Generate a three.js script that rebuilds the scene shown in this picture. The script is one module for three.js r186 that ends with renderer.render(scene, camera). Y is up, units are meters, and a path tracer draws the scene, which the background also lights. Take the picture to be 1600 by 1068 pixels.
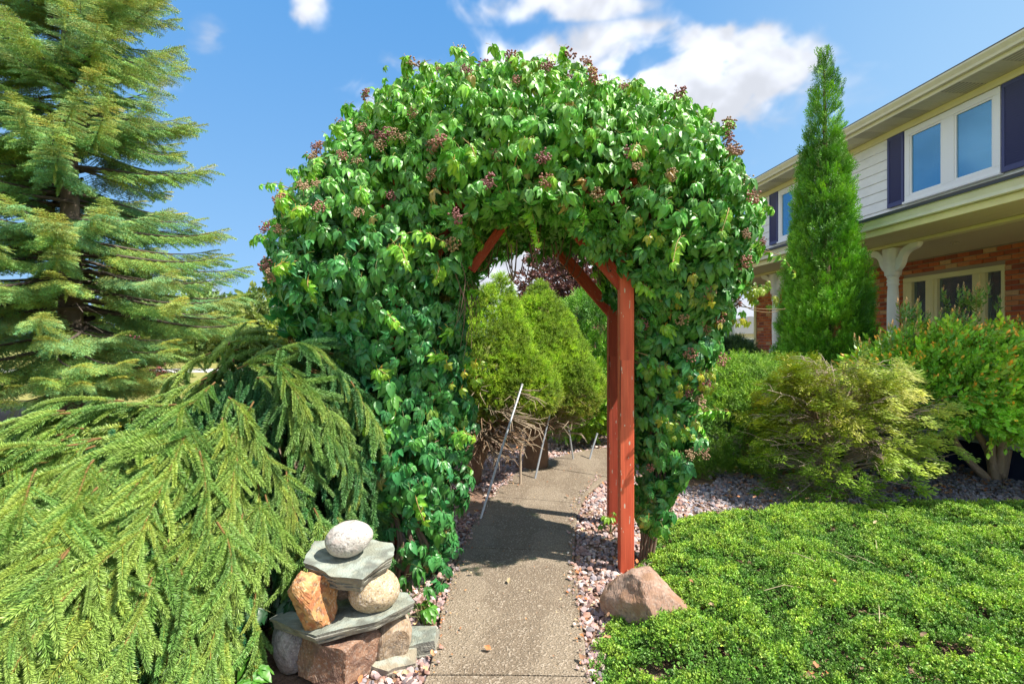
import * as THREE from 'three';
import { RoundedBoxGeometry } from 'three/addons/geometries/RoundedBoxGeometry.js';
import { mergeGeometries, mergeVertices, toCreasedNormals } from 'three/addons/utils/BufferGeometryUtils.js';

// ------------------------------------------------------------------ camera, sky, sun, exposure
const W = 1024, H = 683;
const scene = new THREE.Scene();
const EYE = 1.55, F = 814 / 534;                                    // eye height; focal length over half the picture height
const camera = new THREE.PerspectiveCamera(2 * Math.atan(1 / F) * 180 / Math.PI, W / H, 0.05, 1500);
camera.position.set(0, EYE, 0);
camera.lookAt(0, EYE, -10);
scene.add(camera);

const V = (x, y, z) => new THREE.Vector3(x, y, z);
function rng(seed) { let a = seed >>> 0; return () => { a = (a + 0x6D2B79F5) | 0; let t = Math.imul(a ^ (a >>> 15), 1 | a); t = (t + Math.imul(t ^ (t >>> 7), 61 | t)) ^ t; return ((t ^ (t >>> 14)) >>> 0) / 4294967296; }; }
const hash = (x, y, z) => { let h = Math.imul(x, 374761393) ^ Math.imul(y, 668265263) ^ Math.imul(z, 2147483647 ^ 0x51ed27); h = Math.imul(h ^ (h >>> 13), 1274126177); h ^= h >>> 16; return (h >>> 0) / 4294967296; };
function noise(x, y, z) {
  const xi = Math.floor(x), yi = Math.floor(y), zi = Math.floor(z);
  let u = x - xi, v = y - yi, w = z - zi; u = u * u * (3 - 2 * u); v = v * v * (3 - 2 * v); w = w * w * (3 - 2 * w);
  const L = (a, b, t) => a + (b - a) * t;
  return L(L(L(hash(xi, yi, zi), hash(xi + 1, yi, zi), u), L(hash(xi, yi + 1, zi), hash(xi + 1, yi + 1, zi), u), v),
    L(L(hash(xi, yi, zi + 1), hash(xi + 1, yi, zi + 1), u), L(hash(xi, yi + 1, zi + 1), hash(xi + 1, yi + 1, zi + 1), u), v), w);
}
function fbm(x, y, z, o = 4) { let s = 0, a = 0.5, n = 0; for (let i = 0; i < o; i++) { s += a * noise(x, y, z); n += a; a *= 0.5; x = x * 2.03 + 17.1; y = y * 2.03 + 5.3; z = z * 2.03 + 9.7; } return s / n; }
const clamp = (x, a = 0, b = 1) => Math.min(b, Math.max(a, x));
const lerp = (a, b, t) => a + (b - a) * t;
const sstep = (a, b, x) => { const t = clamp((x - a) / (b - a)); return t * t * (3 - 2 * t); };

const SUN = V(0.66, 1.0, 0.24).normalize();
const SKYGAIN = 0.66;
{
  const w = 3072, h = 1536, data = new Float32Array(w * h * 4);
  // clouds in the part of the sky seen over the garden: azimuth and elevation slopes (x / depth, y / depth), sizes, strength
  const puffs = [[0.16, 0.49, 0.30, 0.095, 1.5], [0.32, 0.53, 0.24, 0.085, 1.35], [0.10, 0.655, 0.13, 0.035, 1.0], [0.05, 0.50, 0.12, 0.045, 0.8], [0.36, 0.455, 0.16, 0.03, 0.8], [0.55, 0.545, 0.055, 0.035, 0.7], [0.03, 0.65, 0.16, 0.04, 0.7],
    [-0.40, 0.64, 0.05, 0.06, 0.75], [-0.58, 0.57, 0.07, 0.07, 0.42], [-0.66, 0.50, 0.06, 0.04, 0.3], [-0.23, 0.49, 0.10, 0.05, 0.75], [-0.32, 0.44, 0.07, 0.05, 0.5], [-0.02, 0.13, 0.28, 0.12, 0.9], [-0.5, 0.10, 0.3, 0.06, 0.6],
    [-0.48, 0.33, 0.06, 0.03, 0.35], [0.42, 0.35, 0.08, 0.05, 0.4], [0.5, 0.06, 0.3, 0.06, 0.5]];
  const sd = SUN.clone().setY(0).normalize();
  for (let j = 0; j < h; j++) {
    const el = ((j + 0.5) / h - 0.5) * Math.PI, y = Math.sin(el), cy = Math.cos(el);
    for (let i = 0; i < w; i++) {
      const az = ((i + 0.5) / w - 0.5) * 2 * Math.PI, x = cy * Math.cos(az), z = cy * Math.sin(az), k = 4 * (j * w + i);
      if (y < -0.02) { data[k] = 0.16 * SKYGAIN; data[k + 1] = 0.17 * SKYGAIN; data[k + 2] = 0.15 * SKYGAIN; data[k + 3] = 1; continue; }
      const up = clamp(y), low = Math.pow(1 - up, 2.4), near = 0.5 + 0.5 * (x * sd.x + z * sd.z) / Math.max(cy, 0.05), g = sstep(0.28, 0.95, near) * (0.4 + 0.6 * (1 - up));
      let r = lerp(0.055, 0.26, low), gg = lerp(0.215, 0.45, low), b = lerp(0.50, 0.68, low);
      r = lerp(r, 0.38, g * 0.88); gg = lerp(gg, 0.55, g * 0.88); b = lerp(b, 0.70, g * 0.85);
      let c = 0;
      const wx = fbm(x * 4 + 3, y * 4, z * 4, 3) - 0.5, wy = fbm(x * 4, y * 4 + 7, z * 4 + 5, 3) - 0.5;
      const front = z < -0.12 && Math.abs(x / z) < 1.4, n = front ? clamp((fbm((x + 0.3 * wx) * 9, (y + 0.3 * wy) * 14, z * 9 + 3, 8) - 0.5) * 2.3 + 0.5) : 0.5, n2 = front ? fbm((x + 0.1 * wy) * 34, (y + 0.1 * wx) * 46, z * 34, 4) - 0.5 : 0;
      if (front) {
        const u = x / -z + 0.05 * wx, v = y / -z + 0.05 * wy; let m = 0;
        for (const [px, py, sx, sy, s] of puffs) { const a = (u - px) / sx, e = (v - py) / sy; m = Math.max(m, s * Math.exp(-(a * a + e * e) * 0.8)); }
        c = sstep(0.08, 0.66, m * (0.30 + 1.35 * n) - 0.27 * (1 - n) + 0.30 * n2 * (m > 0.1 ? 1 : 0)) * clamp(m * 1.6 + 0.25);
      }
      const edge = sstep(-0.5, -0.05, z) * 1 + sstep(0.9, 1.4, Math.abs(x / (Math.min(z, -0.01)))) * (z < -0.05 ? 1 : 0);
      c = Math.max(c, clamp(edge) * (edge > 0 ? sstep(0.38, 0.56, fbm(x * 2.6 + 11, y * 5, z * 2.6, 5)) : 0));
      const tone = 0.57 + 0.30 * sstep(0.35, 0.65, c > 0 ? fbm(x * 9, y * 12 + 2, z * 9, 4) + 0.25 * n2 : 0);
      r = lerp(r, 0.82 * tone, c); gg = lerp(gg, 0.86 * tone, c); b = lerp(b, 0.95 * tone, c);
      data[k] = r * SKYGAIN; data[k + 1] = gg * SKYGAIN; data[k + 2] = b * SKYGAIN; data[k + 3] = 1;
    }
  }
  const sky = new THREE.DataTexture(data, w, h, THREE.RGBAFormat, THREE.FloatType);
  sky.mapping = THREE.EquirectangularReflectionMapping; sky.magFilter = sky.minFilter = THREE.LinearFilter; sky.wrapS = THREE.RepeatWrapping; sky.needsUpdate = true;
  scene.background = sky; scene.environment = sky;
}
const sun = new THREE.DirectionalLight(new THREE.Color(1.0, 0.93, 0.82), 4.1);
sun.position.copy(SUN).multiplyScalar(60); sun.castShadow = true; sun.shadow.mapSize.set(4096, 4096); sun.shadow.radius = 1;
Object.assign(sun.shadow.camera, { left: -25, right: 25, top: 25, bottom: -25, near: 1, far: 140 });
scene.add(sun, sun.target);

const renderer = new THREE.WebGLRenderer({ antialias: true });
renderer.setSize(W, H);
renderer.toneMapping = THREE.LinearToneMapping;
renderer.toneMappingExposure = 2.4;
renderer.shadowMap.enabled = true;

// ------------------------------------------------------------------ naming, building, materials
const used = new Map();
function numbered(name) { const n = used.get(name) || 0; used.set(name, n + 1); return n ? `${name}_${String(n).padStart(3, '0')}` : name; }
function info(o, label, category, group, kind) { if (label) o.userData.label = label; if (category) o.userData.category = category; if (group) o.userData.group = group; if (kind) o.userData.kind = kind; return o; }
function thing(name, label, category, p = [0, 0, 0], turn = 0, group) {
  const o = new THREE.Group(); o.name = numbered(name); o.position.set(...p); o.rotation.y = turn; scene.add(o); return info(o, label, category, group);
}
function mesh(name, geo, mat, parent = scene) {
  const m = new THREE.Mesh(geo instanceof Geo ? geo.done() : geo, mat); m.name = parent === scene ? numbered(name) : name; m.castShadow = m.receiveShadow = true; parent.add(m); return m;
}
function struct(name, geo, mat) { const m = mesh(name, geo, mat); m.userData.kind = 'structure'; return m; }
function part(name, parent) { const g = new THREE.Group(); g.name = name; parent.add(g); return g; }

const lin = (r, g, b) => new THREE.Color().setRGB(r, g, b);
const mat = (c, rough = 0.8, o = {}) => new THREE.MeshStandardMaterial({ color: lin(...c), roughness: rough, ...o });
const leafMat = (c, rough = 0.6, trans = 0.3, o = {}) => new THREE.MeshPhysicalMaterial({ color: lin(...c), roughness: rough, transmission: trans, thickness: 0, side: THREE.DoubleSide, ...o });
function tex(w, h, fn, srgb = false, rx = 1, ry = 1) {               // fn(u, v, i, j) -> [r, g, b] in 0..1, linear
  const d = new Uint8Array(w * h * 4), q = x => 255 * clamp(srgb ? (x <= 0.0031308 ? 12.92 * x : 1.055 * Math.pow(x, 1 / 2.4) - 0.055) : x);
  for (let j = 0; j < h; j++) for (let i = 0; i < w; i++) { const c = fn((i + 0.5) / w, (j + 0.5) / h, i, j), k = 4 * (j * w + i); d[k] = q(c[0]); d[k + 1] = q(c[1]); d[k + 2] = q(c[2]); d[k + 3] = 255; }
  const t = new THREE.DataTexture(d, w, h, THREE.RGBAFormat); t.magFilter = t.minFilter = THREE.LinearFilter; t.wrapS = t.wrapT = THREE.RepeatWrapping; t.repeat.set(rx, ry);
  if (srgb) t.colorSpace = THREE.SRGBColorSpace; t.needsUpdate = true; return t;
}
// noise that closes on itself at the edges of the tile
const tile = (u, v, f, o, s = 0) => { const a = 2 * Math.PI * u, b = 2 * Math.PI * v, R = f / (2 * Math.PI); return fbm(R * Math.cos(a) + 40 + s, R * Math.sin(a) + R * Math.cos(b) * 0.73 + 20, R * Math.sin(b) + R * Math.cos(b) * 0.68 + s, o); };

class Geo {                                                          // collects triangles with colour and uv
  constructor() { this.p = []; this.c = []; this.u = []; this.i = []; }
  v(x, y, z, c = [1, 1, 1], u = 0, v = 0) { this.p.push(x, y, z); this.c.push(c[0], c[1], c[2]); this.u.push(u, v); return this.p.length / 3 - 1; }
  t(a, b, c) { this.i.push(a, b, c); }
  q(a, b, c, d) { this.i.push(a, b, c, a, c, d); }
  done() {
    const g = new THREE.BufferGeometry();
    g.setAttribute('position', new THREE.Float32BufferAttribute(this.p, 3)); g.setAttribute('color', new THREE.Float32BufferAttribute(this.c, 3)); g.setAttribute('uv', new THREE.Float32BufferAttribute(this.u, 2));
    g.setIndex(this.i); g.computeVertexNormals(); return g;
  }
  tube(pts, r0, r1, c = [1, 1, 1], seg = 5, c1 = c) {
    let prev = null, N = V(0.3, 0.2, 0.9);
    for (let k = 0; k < pts.length; k++) {
      const t = pts[Math.min(k + 1, pts.length - 1)].clone().sub(pts[Math.max(k - 1, 0)]).normalize();
      N.addScaledVector(t, -N.dot(t)); if (N.lengthSq() < 1e-6) N.set(t.y, t.z, t.x); N.normalize(); const B = t.clone().cross(N), f = k / (pts.length - 1), r = lerp(r0, r1, f), ring = [];
      const cc = [lerp(c[0], c1[0], f), lerp(c[1], c1[1], f), lerp(c[2], c1[2], f)];
      for (let s = 0; s < seg; s++) { const a = s / seg * 2 * Math.PI, x = Math.cos(a) * r, y = Math.sin(a) * r; ring.push(this.v(pts[k].x + N.x * x + B.x * y, pts[k].y + N.y * x + B.y * y, pts[k].z + N.z * x + B.z * y, cc, s / seg, f * 4)); }
      if (prev) for (let s = 0; s < seg; s++) this.q(prev[s], prev[(s + 1) % seg], ring[(s + 1) % seg], ring[s]);
      prev = ring;
    }
    return this;
  }
  needle(o, d, L, w, rnd, c0, c1, two = true) {                      // a slim blade from o along d
    const s = V(rnd() - 0.5, rnd() - 0.5, rnd() - 0.5).cross(d).normalize().multiplyScalar(w / 2);
    const a = this.v(o.x - s.x, o.y - s.y, o.z - s.z, c0), b = this.v(o.x + s.x, o.y + s.y, o.z + s.z, c0);
    if (two) {
      const mx = o.x + d.x * L * 0.7, my = o.y + d.y * L * 0.7, mz = o.z + d.z * L * 0.7;
      const e = this.v(mx + s.x, my + s.y, mz + s.z, c1), f = this.v(mx - s.x, my - s.y, mz - s.z, c1), t = this.v(o.x + d.x * L, o.y + d.y * L, o.z + d.z * L, c1);
      this.q(a, b, e, f); this.t(f, e, t);
    } else this.t(a, b, this.v(o.x + d.x * L, o.y + d.y * L, o.z + d.z * L, c1));
  }
}
const M4 = new THREE.Matrix4();
function basis(p, tip, nrm, s = 1) {                                 // local y = tip, local z = normal
  const y = tip.clone().normalize(), x = y.clone().cross(nrm); if (x.lengthSq() < 1e-6) x.set(y.y, -y.x, 0.01); x.normalize(); const z = x.clone().cross(y);
  return new THREE.Matrix4().makeBasis(x, y, z).scale(V(s, s, s)).setPosition(p);
}
const joined = gs => mergeGeometries(gs.map(g => g.index ? g.toNonIndexed() : g));
const box = (w, h, d, x = 0, y = 0, z = 0) => new THREE.BoxGeometry(w, h, d).translate(x, y, z);
const rbox = (w, h, d, r, x = 0, y = 0, z = 0) => new RoundedBoxGeometry(w, h, d, 1, r).translate(x, y, z);

// sets out items {m, c, g, w}: the ones that show largest as meshes of their own, the rest as one instanced part
const toLocal = new THREE.Matrix4();
function spread(parent, massName, geos, material, items, o = {}) {
  parent.updateMatrixWorld(); toLocal.copy(parent.matrixWorld).invert();
  let rest = items;
  if (o.single) {
    const p = V(0, 0, 0), score = items.map((it, k) => { p.setFromMatrixPosition(it.m); const d = -p.z, x = Math.abs(p.x / d) * 814, y = Math.abs((p.y - EYE) / d) * 814; return [d < 0.3 || x > 790 || y > 525 ? 0 : (it.w ?? 1) * it.m.getMaxScaleOnAxis() / d, k]; }).sort((a, b) => b[0] - a[0]);
    const pick = new Set(score.slice(0, o.count ?? 290).filter(a => a[0] > 0).map(a => a[1]));
    const tones = new Map();
    for (const k of pick) {
      const it = items[k], c = it.c, key = [Math.round(c.r * 7), Math.round(c.g * 7), Math.round(c.b * 7)].join();
      if (!tones.has(key)) { const t = material.clone(); t.color = material.color.clone().multiply(c); tones.set(key, t); }
      const me = mesh(o.single, geos[it.g], tones.get(key), parent); M4.multiplyMatrices(toLocal, it.m).decompose(me.position, me.quaternion, me.scale);
    }
    rest = items.filter((_, k) => !pick.has(k));
  }
  const holder = geos.length > 1 && !o.flat ? part(massName, parent) : parent; if (holder !== parent) holder.userData.kind = 'stuff';
  geos.forEach((g, gi) => {
    const its = rest.filter(i => i.g === gi); if (!its.length) return;
    const im = new THREE.InstancedMesh(g, material, its.length); im.name = holder === parent ? (parent === scene ? numbered(massName) : massName) : (o.unit ?? 'foliage_mass'); im.userData.kind = 'stuff'; im.castShadow = im.receiveShadow = true;
    its.forEach((it, k) => { im.setMatrixAt(k, M4.multiplyMatrices(toLocal, it.m)); im.setColorAt(k, it.c); });
    holder.add(im);
  });
  return holder;
}
// distance fields for plant outlines
const ell = (p, c, r) => { const x = (p.x - c[0]), y = (p.y - c[1]), z = (p.z - c[2]), k0 = Math.hypot(x / r[0], y / r[1], z / r[2]), k1 = Math.hypot(x / r[0] ** 2, y / r[1] ** 2, z / r[2] ** 2); return k1 < 1e-6 ? -Math.min(...r) : k0 * (k0 - 1) / k1; };
const smin = (a, b, k) => { const h = clamp(0.5 + 0.5 * (b - a) / k); return lerp(b, a, h) - k * h * (1 - h); };
function cone(p, a, ra, b, rb) { const ax = b[0] - a[0], ay = b[1] - a[1], az = b[2] - a[2], px = p.x - a[0], py = p.y - a[1], pz = p.z - a[2], t = clamp((px * ax + py * ay + pz * az) / (ax * ax + ay * ay + az * az)); return Math.hypot(px - ax * t, py - ay * t, pz - az * t) - lerp(ra, rb, t); }
function grad(f, p, e = 0.01) { const q = p.clone(); q.x += e; const a = f(q); q.x -= 2 * e; const b = f(q); q.x = p.x; q.y += e; const c = f(q); q.y -= 2 * e; const d = f(q); q.y = p.y; q.z += e; const g = f(q); q.z -= 2 * e; const h = f(q); return V(a - b, c - d, g - h).normalize(); }
function shell(f, lo, hi, n, R, depth = 0.1, keep) {                 // points in the outer layer of a body, with normals
  const out = []; let guard = 0;
  while (out.length < n && guard++ < n * 400) {
    const p = V(lerp(lo[0], hi[0], R()), lerp(lo[1], hi[1], R()), lerp(lo[2], hi[2], R())), d = f(p);
    if (d > 0.03 || d < -depth * 1.6) continue;
    const nrm = grad(f, p), into = depth * R() * R(); p.addScaledVector(nrm, -d - into);
    if (keep && !keep(p, nrm)) continue;
    out.push({ p, n: nrm, into });
  }
  return out;
}
const D = (x, y, d) => V(x, y, -d);
// ------------------------------------------------------------------ leaves, twigs and sprays that the plants are made of
function leaflet(g, M, L, w, o = {}) {                               // one leaf blade with a fold along its midrib, a droop and a toothed edge
  const rows = o.rows ?? 7, p = V(0, 0, 0), c = o.c ?? [1, 1, 1], cm = o.cm ?? [1.25, 1.2, 1.1], id = [];
  for (let k = 0; k <= rows; k++) {
    const t = k / rows, tooth = o.teeth && k % 2 ? 1 - o.teeth : 1, ww = (k === 0 ? 0.04 : k === rows ? 0.0 : Math.pow(Math.sin(Math.PI * Math.pow(t, o.belly ?? 0.8)), 0.85)) * w * tooth;
    const y = L * t * (1 - 0.12 * (o.droop ?? 0.3) * t), z = -L * (o.droop ?? 0.3) * t * t, up = ww * (o.fold ?? 0.35);
    const wav = (o.wave ?? 0.05) * L * Math.sin(k * 2.1 + (o.ph ?? 0));
    const row = [[-ww, up + wav, c, 0], [0, 0, cm, 0.5], [ww, up - wav, c, 1]].map(([x, dz, cc, u]) => { p.set(x, y, z + dz * (k === rows ? 0 : 1)).applyMatrix4(M); return g.v(p.x, p.y, p.z, cc, u, t); });
    id.push(row);
  }
  for (let k = 0; k < rows; k++) for (let s = 0; s < 2; s++) g.q(id[k][s], id[k][s + 1], id[k + 1][s + 1], id[k + 1][s]);
}
function creeperLeaf(R) {                                            // five toothed leaflets from one stalk
  const g = new Geo();
  [[0, 1], [0.68, 0.9], [-0.68, 0.9], [1.45, 0.66], [-1.45, 0.66]].forEach(([a, s]) => {
    const M = new THREE.Matrix4().makeRotationZ(-(a + (R() - 0.5) * 0.25)).multiply(new THREE.Matrix4().makeRotationX(-0.15 - 0.35 * R())).multiply(new THREE.Matrix4().makeRotationY((R() - 0.5) * 0.9));
    M.multiply(new THREE.Matrix4().makeTranslation(0, 0.05, 0));
    const k = 0.9 + 0.2 * R();
    leaflet(g, M, s * (0.92 + 0.16 * R()), s * 0.245 * (0.9 + 0.25 * R()), { rows: 8, droop: 0.25 + 0.35 * R(), fold: 0.25 + 0.3 * R(), teeth: 0.1, belly: 0.72, ph: R() * 6, wave: 0.03, c: [k, k, k], cm: [1.5, 1.3, 1.3] });
  });
  g.tube([V(0, -0.55, -0.12), V(0, -0.25, 0.0), V(0, 0.06, 0)], 0.018, 0.014, [2.6, 0.75, 0.7], 4);
  return g.done();
}
function needleTwig(R, n, L = 1, nl = 0.13, w = 0.016, o = {}) {      // a shoot clad in needles, along +y
  const g = new Geo(), bend = o.bend ?? 0.12, at = t => V((Math.sin(t * 2) * 0.02 + (o.sway ?? 0) * t * t) * L, L * t, -bend * L * t * t);
  g.tube([at(0), at(0.35), at(0.7), at(0.97)], o.r ?? 0.016, 0.006, o.stem ?? [1.9, 1.05, 0.42], 4, [1.3, 1.05, 0.5]);
  for (let k = 0; k < n; k++) {
    const t = Math.pow((k + R()) / n, 0.95), a = k * 2.4 + R() * 0.6, base = at(t), out = V(Math.cos(a), 0, Math.sin(a)), fwd = lerp(0.62, 1.5, Math.pow(t, 3));
    const d = out.multiplyScalar(1).add(V(0, fwd, 0)).normalize(), l = nl * (0.75 + 0.4 * R()) * (t > 0.93 ? 0.75 : 1), k0 = 0.62 + 0.3 * R(), k1 = k0 * 1.35;
    g.needle(base, d, l, w, R, [k0, k0, k0], [k1 * 1.05, k1, k1 * 0.95], o.two ?? true);
  }
  return g.done();
}
function spruceSpray(R, o = {}) {                                    // a flat branchlet with side shoots, needles as single blades
  const g = new Geo(), c = [0.8, 0.8, 0.8];
  const shoot = (p0, dir, L, n) => {
    g.tube([p0, p0.clone().addScaledVector(dir, L)], 0.008, 0.004, [1.6, 0.9, 0.5], 3);
    for (let k = 0; k < n; k++) {
      const t = (k + R()) / n, p = p0.clone().addScaledVector(dir, L * t), d = V(R() - 0.5, R() - 0.5, R() - 0.5).normalize().addScaledVector(dir, 0.55).normalize(), s = 0.65 + 0.6 * R();
      g.needle(p, d, 0.062 * (0.8 + 0.5 * R()), 0.015, R, [s * 0.8, s * 0.8, s * 0.8], [s * 1.2, s * 1.2, s * 1.1], false);
    }
  };
  const droop = o.droop ?? 0.1, at = t => V(0, t, -droop * t * t);
  shoot(at(0), V(0, 1, -droop).normalize(), 1, 60);
  for (let k = 1; k < 10; k++) for (const s of [-1, 1]) { const t = k / 10.5 + R() * 0.03; shoot(at(t), V(s * 0.85, 0.62, -0.12 - 0.3 * R()).normalize(), (0.42 * (1 - t) + 0.12) * (0.8 + 0.4 * R()), 26); }
  return g.done();
}
function tuft(R, shoots, n, nl, w, open = 0.8, L = 0.5, two = false) {   // short shoots from one point
  const g = new Geo();
  for (let s = 0; s < shoots; s++) {
    const a = R() * 6.283, o = open * Math.sqrt(R()), dir = V(Math.cos(a) * o, 1, Math.sin(a) * o).normalize(), l = L * (0.6 + 0.6 * R());
    for (let k = 0; k < n; k++) { const t = (k + R()) / n, d = V(R() - 0.5, R() - 0.5, R() - 0.5).normalize().addScaledVector(dir, 0.5 + 0.6 * t).normalize(), q = (0.55 + 0.55 * t) * (0.8 + 0.4 * R()); g.needle(dir.clone().multiplyScalar(l * t), d, nl * (0.7 + 0.5 * R()), w, R, [q * 0.8, q * 0.8, q * 0.8], [q * 1.15, q * 1.15, q], two); }
  }
  return g.done();
}
function fan(R, o = {}) {                                            // a flat spray of scale leaves (cedar, cypress)
  const g = new Geo();
  const bit = (x, y, z, a, L, w, k) => { const dx = Math.sin(a), dy = Math.cos(a), c = [k, k, k], e = [k * 1.25, k * 1.22, k * 1.05], A = g.v(x, y, z, c), B = g.v(x + dx * L * 0.5 - dy * w, y + dy * L * 0.5 + dx * w, z + 0.02, c), C = g.v(x + dx * L, y + dy * L, z + (R() - 0.5) * 0.06, e), Dd = g.v(x + dx * L * 0.5 + dy * w, y + dy * L * 0.5 - dx * w, z - 0.02, c); g.q(A, B, C, Dd); };
  const rec = (x, y, z, a, L, lev) => {
    const n = lev ? 5 : 7;
    for (let k = 0; k < n; k++) {
      const t = k / n, px = x + Math.sin(a) * L * t, py = y + Math.cos(a) * L * t, pz = z + (o.curl ?? 0.1) * (R() - 0.5) * 0.6, s = k % 2 ? 1 : -1, aa = a + s * (o.spread ?? 0.65) * (0.8 + 0.4 * R());
      bit(px, py, pz, a, L / n * 1.25, (o.w ?? 0.022) * (lev ? 0.8 : 1), 0.75);
      if (k && lev < 2) { if (lev === 1 || o.thread) bit(px, py, pz, aa, (o.tip ?? 0.2) * (1.1 - t * 0.5), o.w ?? 0.024, 0.75 + 0.4 * R()); else rec(px, py, pz, aa, L * 0.62 * (1.05 - t * 0.8), lev + 1); }
    }
    bit(x + Math.sin(a) * L, y + Math.cos(a) * L, z, a, (o.tip ?? 0.2) * 0.9, o.w ?? 0.024, 1);
  };
  rec(0, 0, 0, 0, 1, 0); if (o.thread) for (let k = 0; k < 6; k++) rec(0, 0.1 * k, (R() - 0.5) * 0.3, (R() - 0.5) * 2.2, 0.5 + 0.3 * R(), 1);
  return g.done();
}
function leafShoot(R, n, o = {}) {                                   // a twig with leaves in turn
  const g = new Geo(), L = 1;
  g.tube([V(0, 0, 0), V(0.03, L * 0.5, 0), V(0, L, 0)], 0.014, 0.006, o.stem ?? [1.6, 0.8, 0.6], 4);
  for (let k = 0; k < n; k++) {
    const t = 0.12 + 0.88 * k / (n - 1 || 1), a = k * (o.opp ? (k % 2 ? 3.14 : 1.57) : 2.4) + R(), M = new THREE.Matrix4().makeTranslation(0, t * L, 0).multiply(new THREE.Matrix4().makeRotationY(a)).multiply(new THREE.Matrix4().makeRotationX(lerp(1.25, 0.35, t * t) * (0.8 + 0.4 * R()))).multiply(new THREE.Matrix4().makeRotationY((R() - 0.5) * 1.2));
    const hot = o.tipColor && t > 0.82, q = 0.8 + 0.4 * R(), c = hot ? o.tipColor : [q, q, q];
    leaflet(g, M, (o.size ?? 0.5) * (0.75 + 0.4 * R()) * (hot ? 0.6 : 1), (o.size ?? 0.5) * (o.wid ?? 0.24) * (hot ? 0.6 : 1), { rows: o.rows ?? 4, droop: 0.35, fold: 0.3, c, cm: c.map(x => x * 1.12), belly: 0.75 });
  }
  return g.done();
}
const varyS = (c, R, a = 0.25, y = 0.12) => vary(c, R, a, y, 1);
const vary = (c, R, a = 0.25, y = 0.12, gain = 1.9) => { const k = gain * (1 + (R() - 0.5) * 2 * a), s = (R() - 0.5) * 2 * y; return lin(Math.max(0, c[0] * k * (1 + s * 2)), Math.max(0, c[1] * k * (1 + s * 0.5)), Math.max(0, c[2] * k * (1 - s))); };
const mixc = (a, b, t) => [lerp(a[0], b[0], t), lerp(a[1], b[1], t), lerp(a[2], b[2], t)];
const barkTex = tex(128, 256, (u, v) => { const k = 0.55 + 0.75 * tile(u, v * 0.5, 9, 4) * (0.7 + 0.6 * tile(u, v, 22, 3, 5)); return [k, k * 0.97, k * 0.92]; }, true);
const bark = (c, o = {}) => new THREE.MeshStandardMaterial({ color: lin(...c), roughness: 0.95, map: barkTex, bumpMap: barkTex, bumpScale: 0.012, ...o });
const stemMat = (c) => new THREE.MeshStandardMaterial({ color: lin(...c), roughness: 0.9, vertexColors: true });

// ------------------------------------------------------------------ stone
function rock(r, seed, o = {}) {                                     // a cobble (cuts 0) or a broken stone (planes cut off); mottled by its own minerals
  const R = rng(seed), g0 = mergeVertices(new THREE.IcosahedronGeometry(1, o.detail ?? 44).deleteAttribute('uv').deleteAttribute('normal')), pos = g0.attributes.position, cuts = [];
  for (let k = 0; k < (o.cuts ?? 0); k++) cuts.push([V(R() - 0.5, R() - 0.5, R() - 0.5).normalize(), lerp(o.near ?? 0.55, 0.86, R())]);
  for (const e of o.extra ?? []) cuts.push([V(...e.slice(0, 3)).normalize(), e[3]]);
  const col = [], uv = [], p = V(0, 0, 0), S = o.speck ?? 1;
  for (let k = 0; k < pos.count; k++) {
    p.fromBufferAttribute(pos, k); const q = p.clone();
    for (const [n, d] of cuts) { const e = p.dot(n) - d; if (e > 0) p.addScaledVector(n, -e * 0.97); }
    const f = 1 + (o.rough ?? 0.05) * 2 * (fbm(q.x * 1.6 + seed, q.y * 1.6, q.z * 1.6, 5) - 0.5) + (o.fine ?? 0.01) * 2 * (fbm(q.x * 9 + seed, q.y * 9, q.z * 9, 3) - 0.5);
    p.multiplyScalar(f); const x = p.x * r[0], y = p.y * r[1], z = p.z * r[2]; pos.setXYZ(k, x, y, z);
    const s = 1 / (o.grain ?? 0.012), n1 = noise(x * s, y * s, z * s), n2 = noise(x * s * 2.3 + 9, y * s * 2.3, z * s * 2.3), big = fbm(q.x * 2.2 + seed * 3, q.y * 2.2, q.z * 2.2, 4);
    let c = mixc(o.a, o.b, sstep(0.35, 0.65, big)); const dark = sstep(0.62, 0.78, n1), pale = sstep(0.6, 0.78, n2);
    c = mixc(c, o.dark ?? [0.06, 0.05, 0.05], dark * 0.75 * S); c = mixc(c, o.pale ?? [0.7, 0.66, 0.6], pale * 0.5 * S); if (o.stain) c = mixc(c, o.stain, sstep(0.5, 0.68, fbm(q.x * 3.1 + seed, q.y * 3.1 + 7, q.z * 3.1, 4)) * 0.75);
    col.push(...c); uv.push(x * 4 + y, z * 4 + y * 2);
  }
  g0.setAttribute('color', new THREE.Float32BufferAttribute(col, 3)); g0.setAttribute('uv', new THREE.Float32BufferAttribute(uv, 2)); g0.computeVertexNormals();
  return o.crease ? toCreasedNormals(g0, o.crease) : g0;
}
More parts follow.
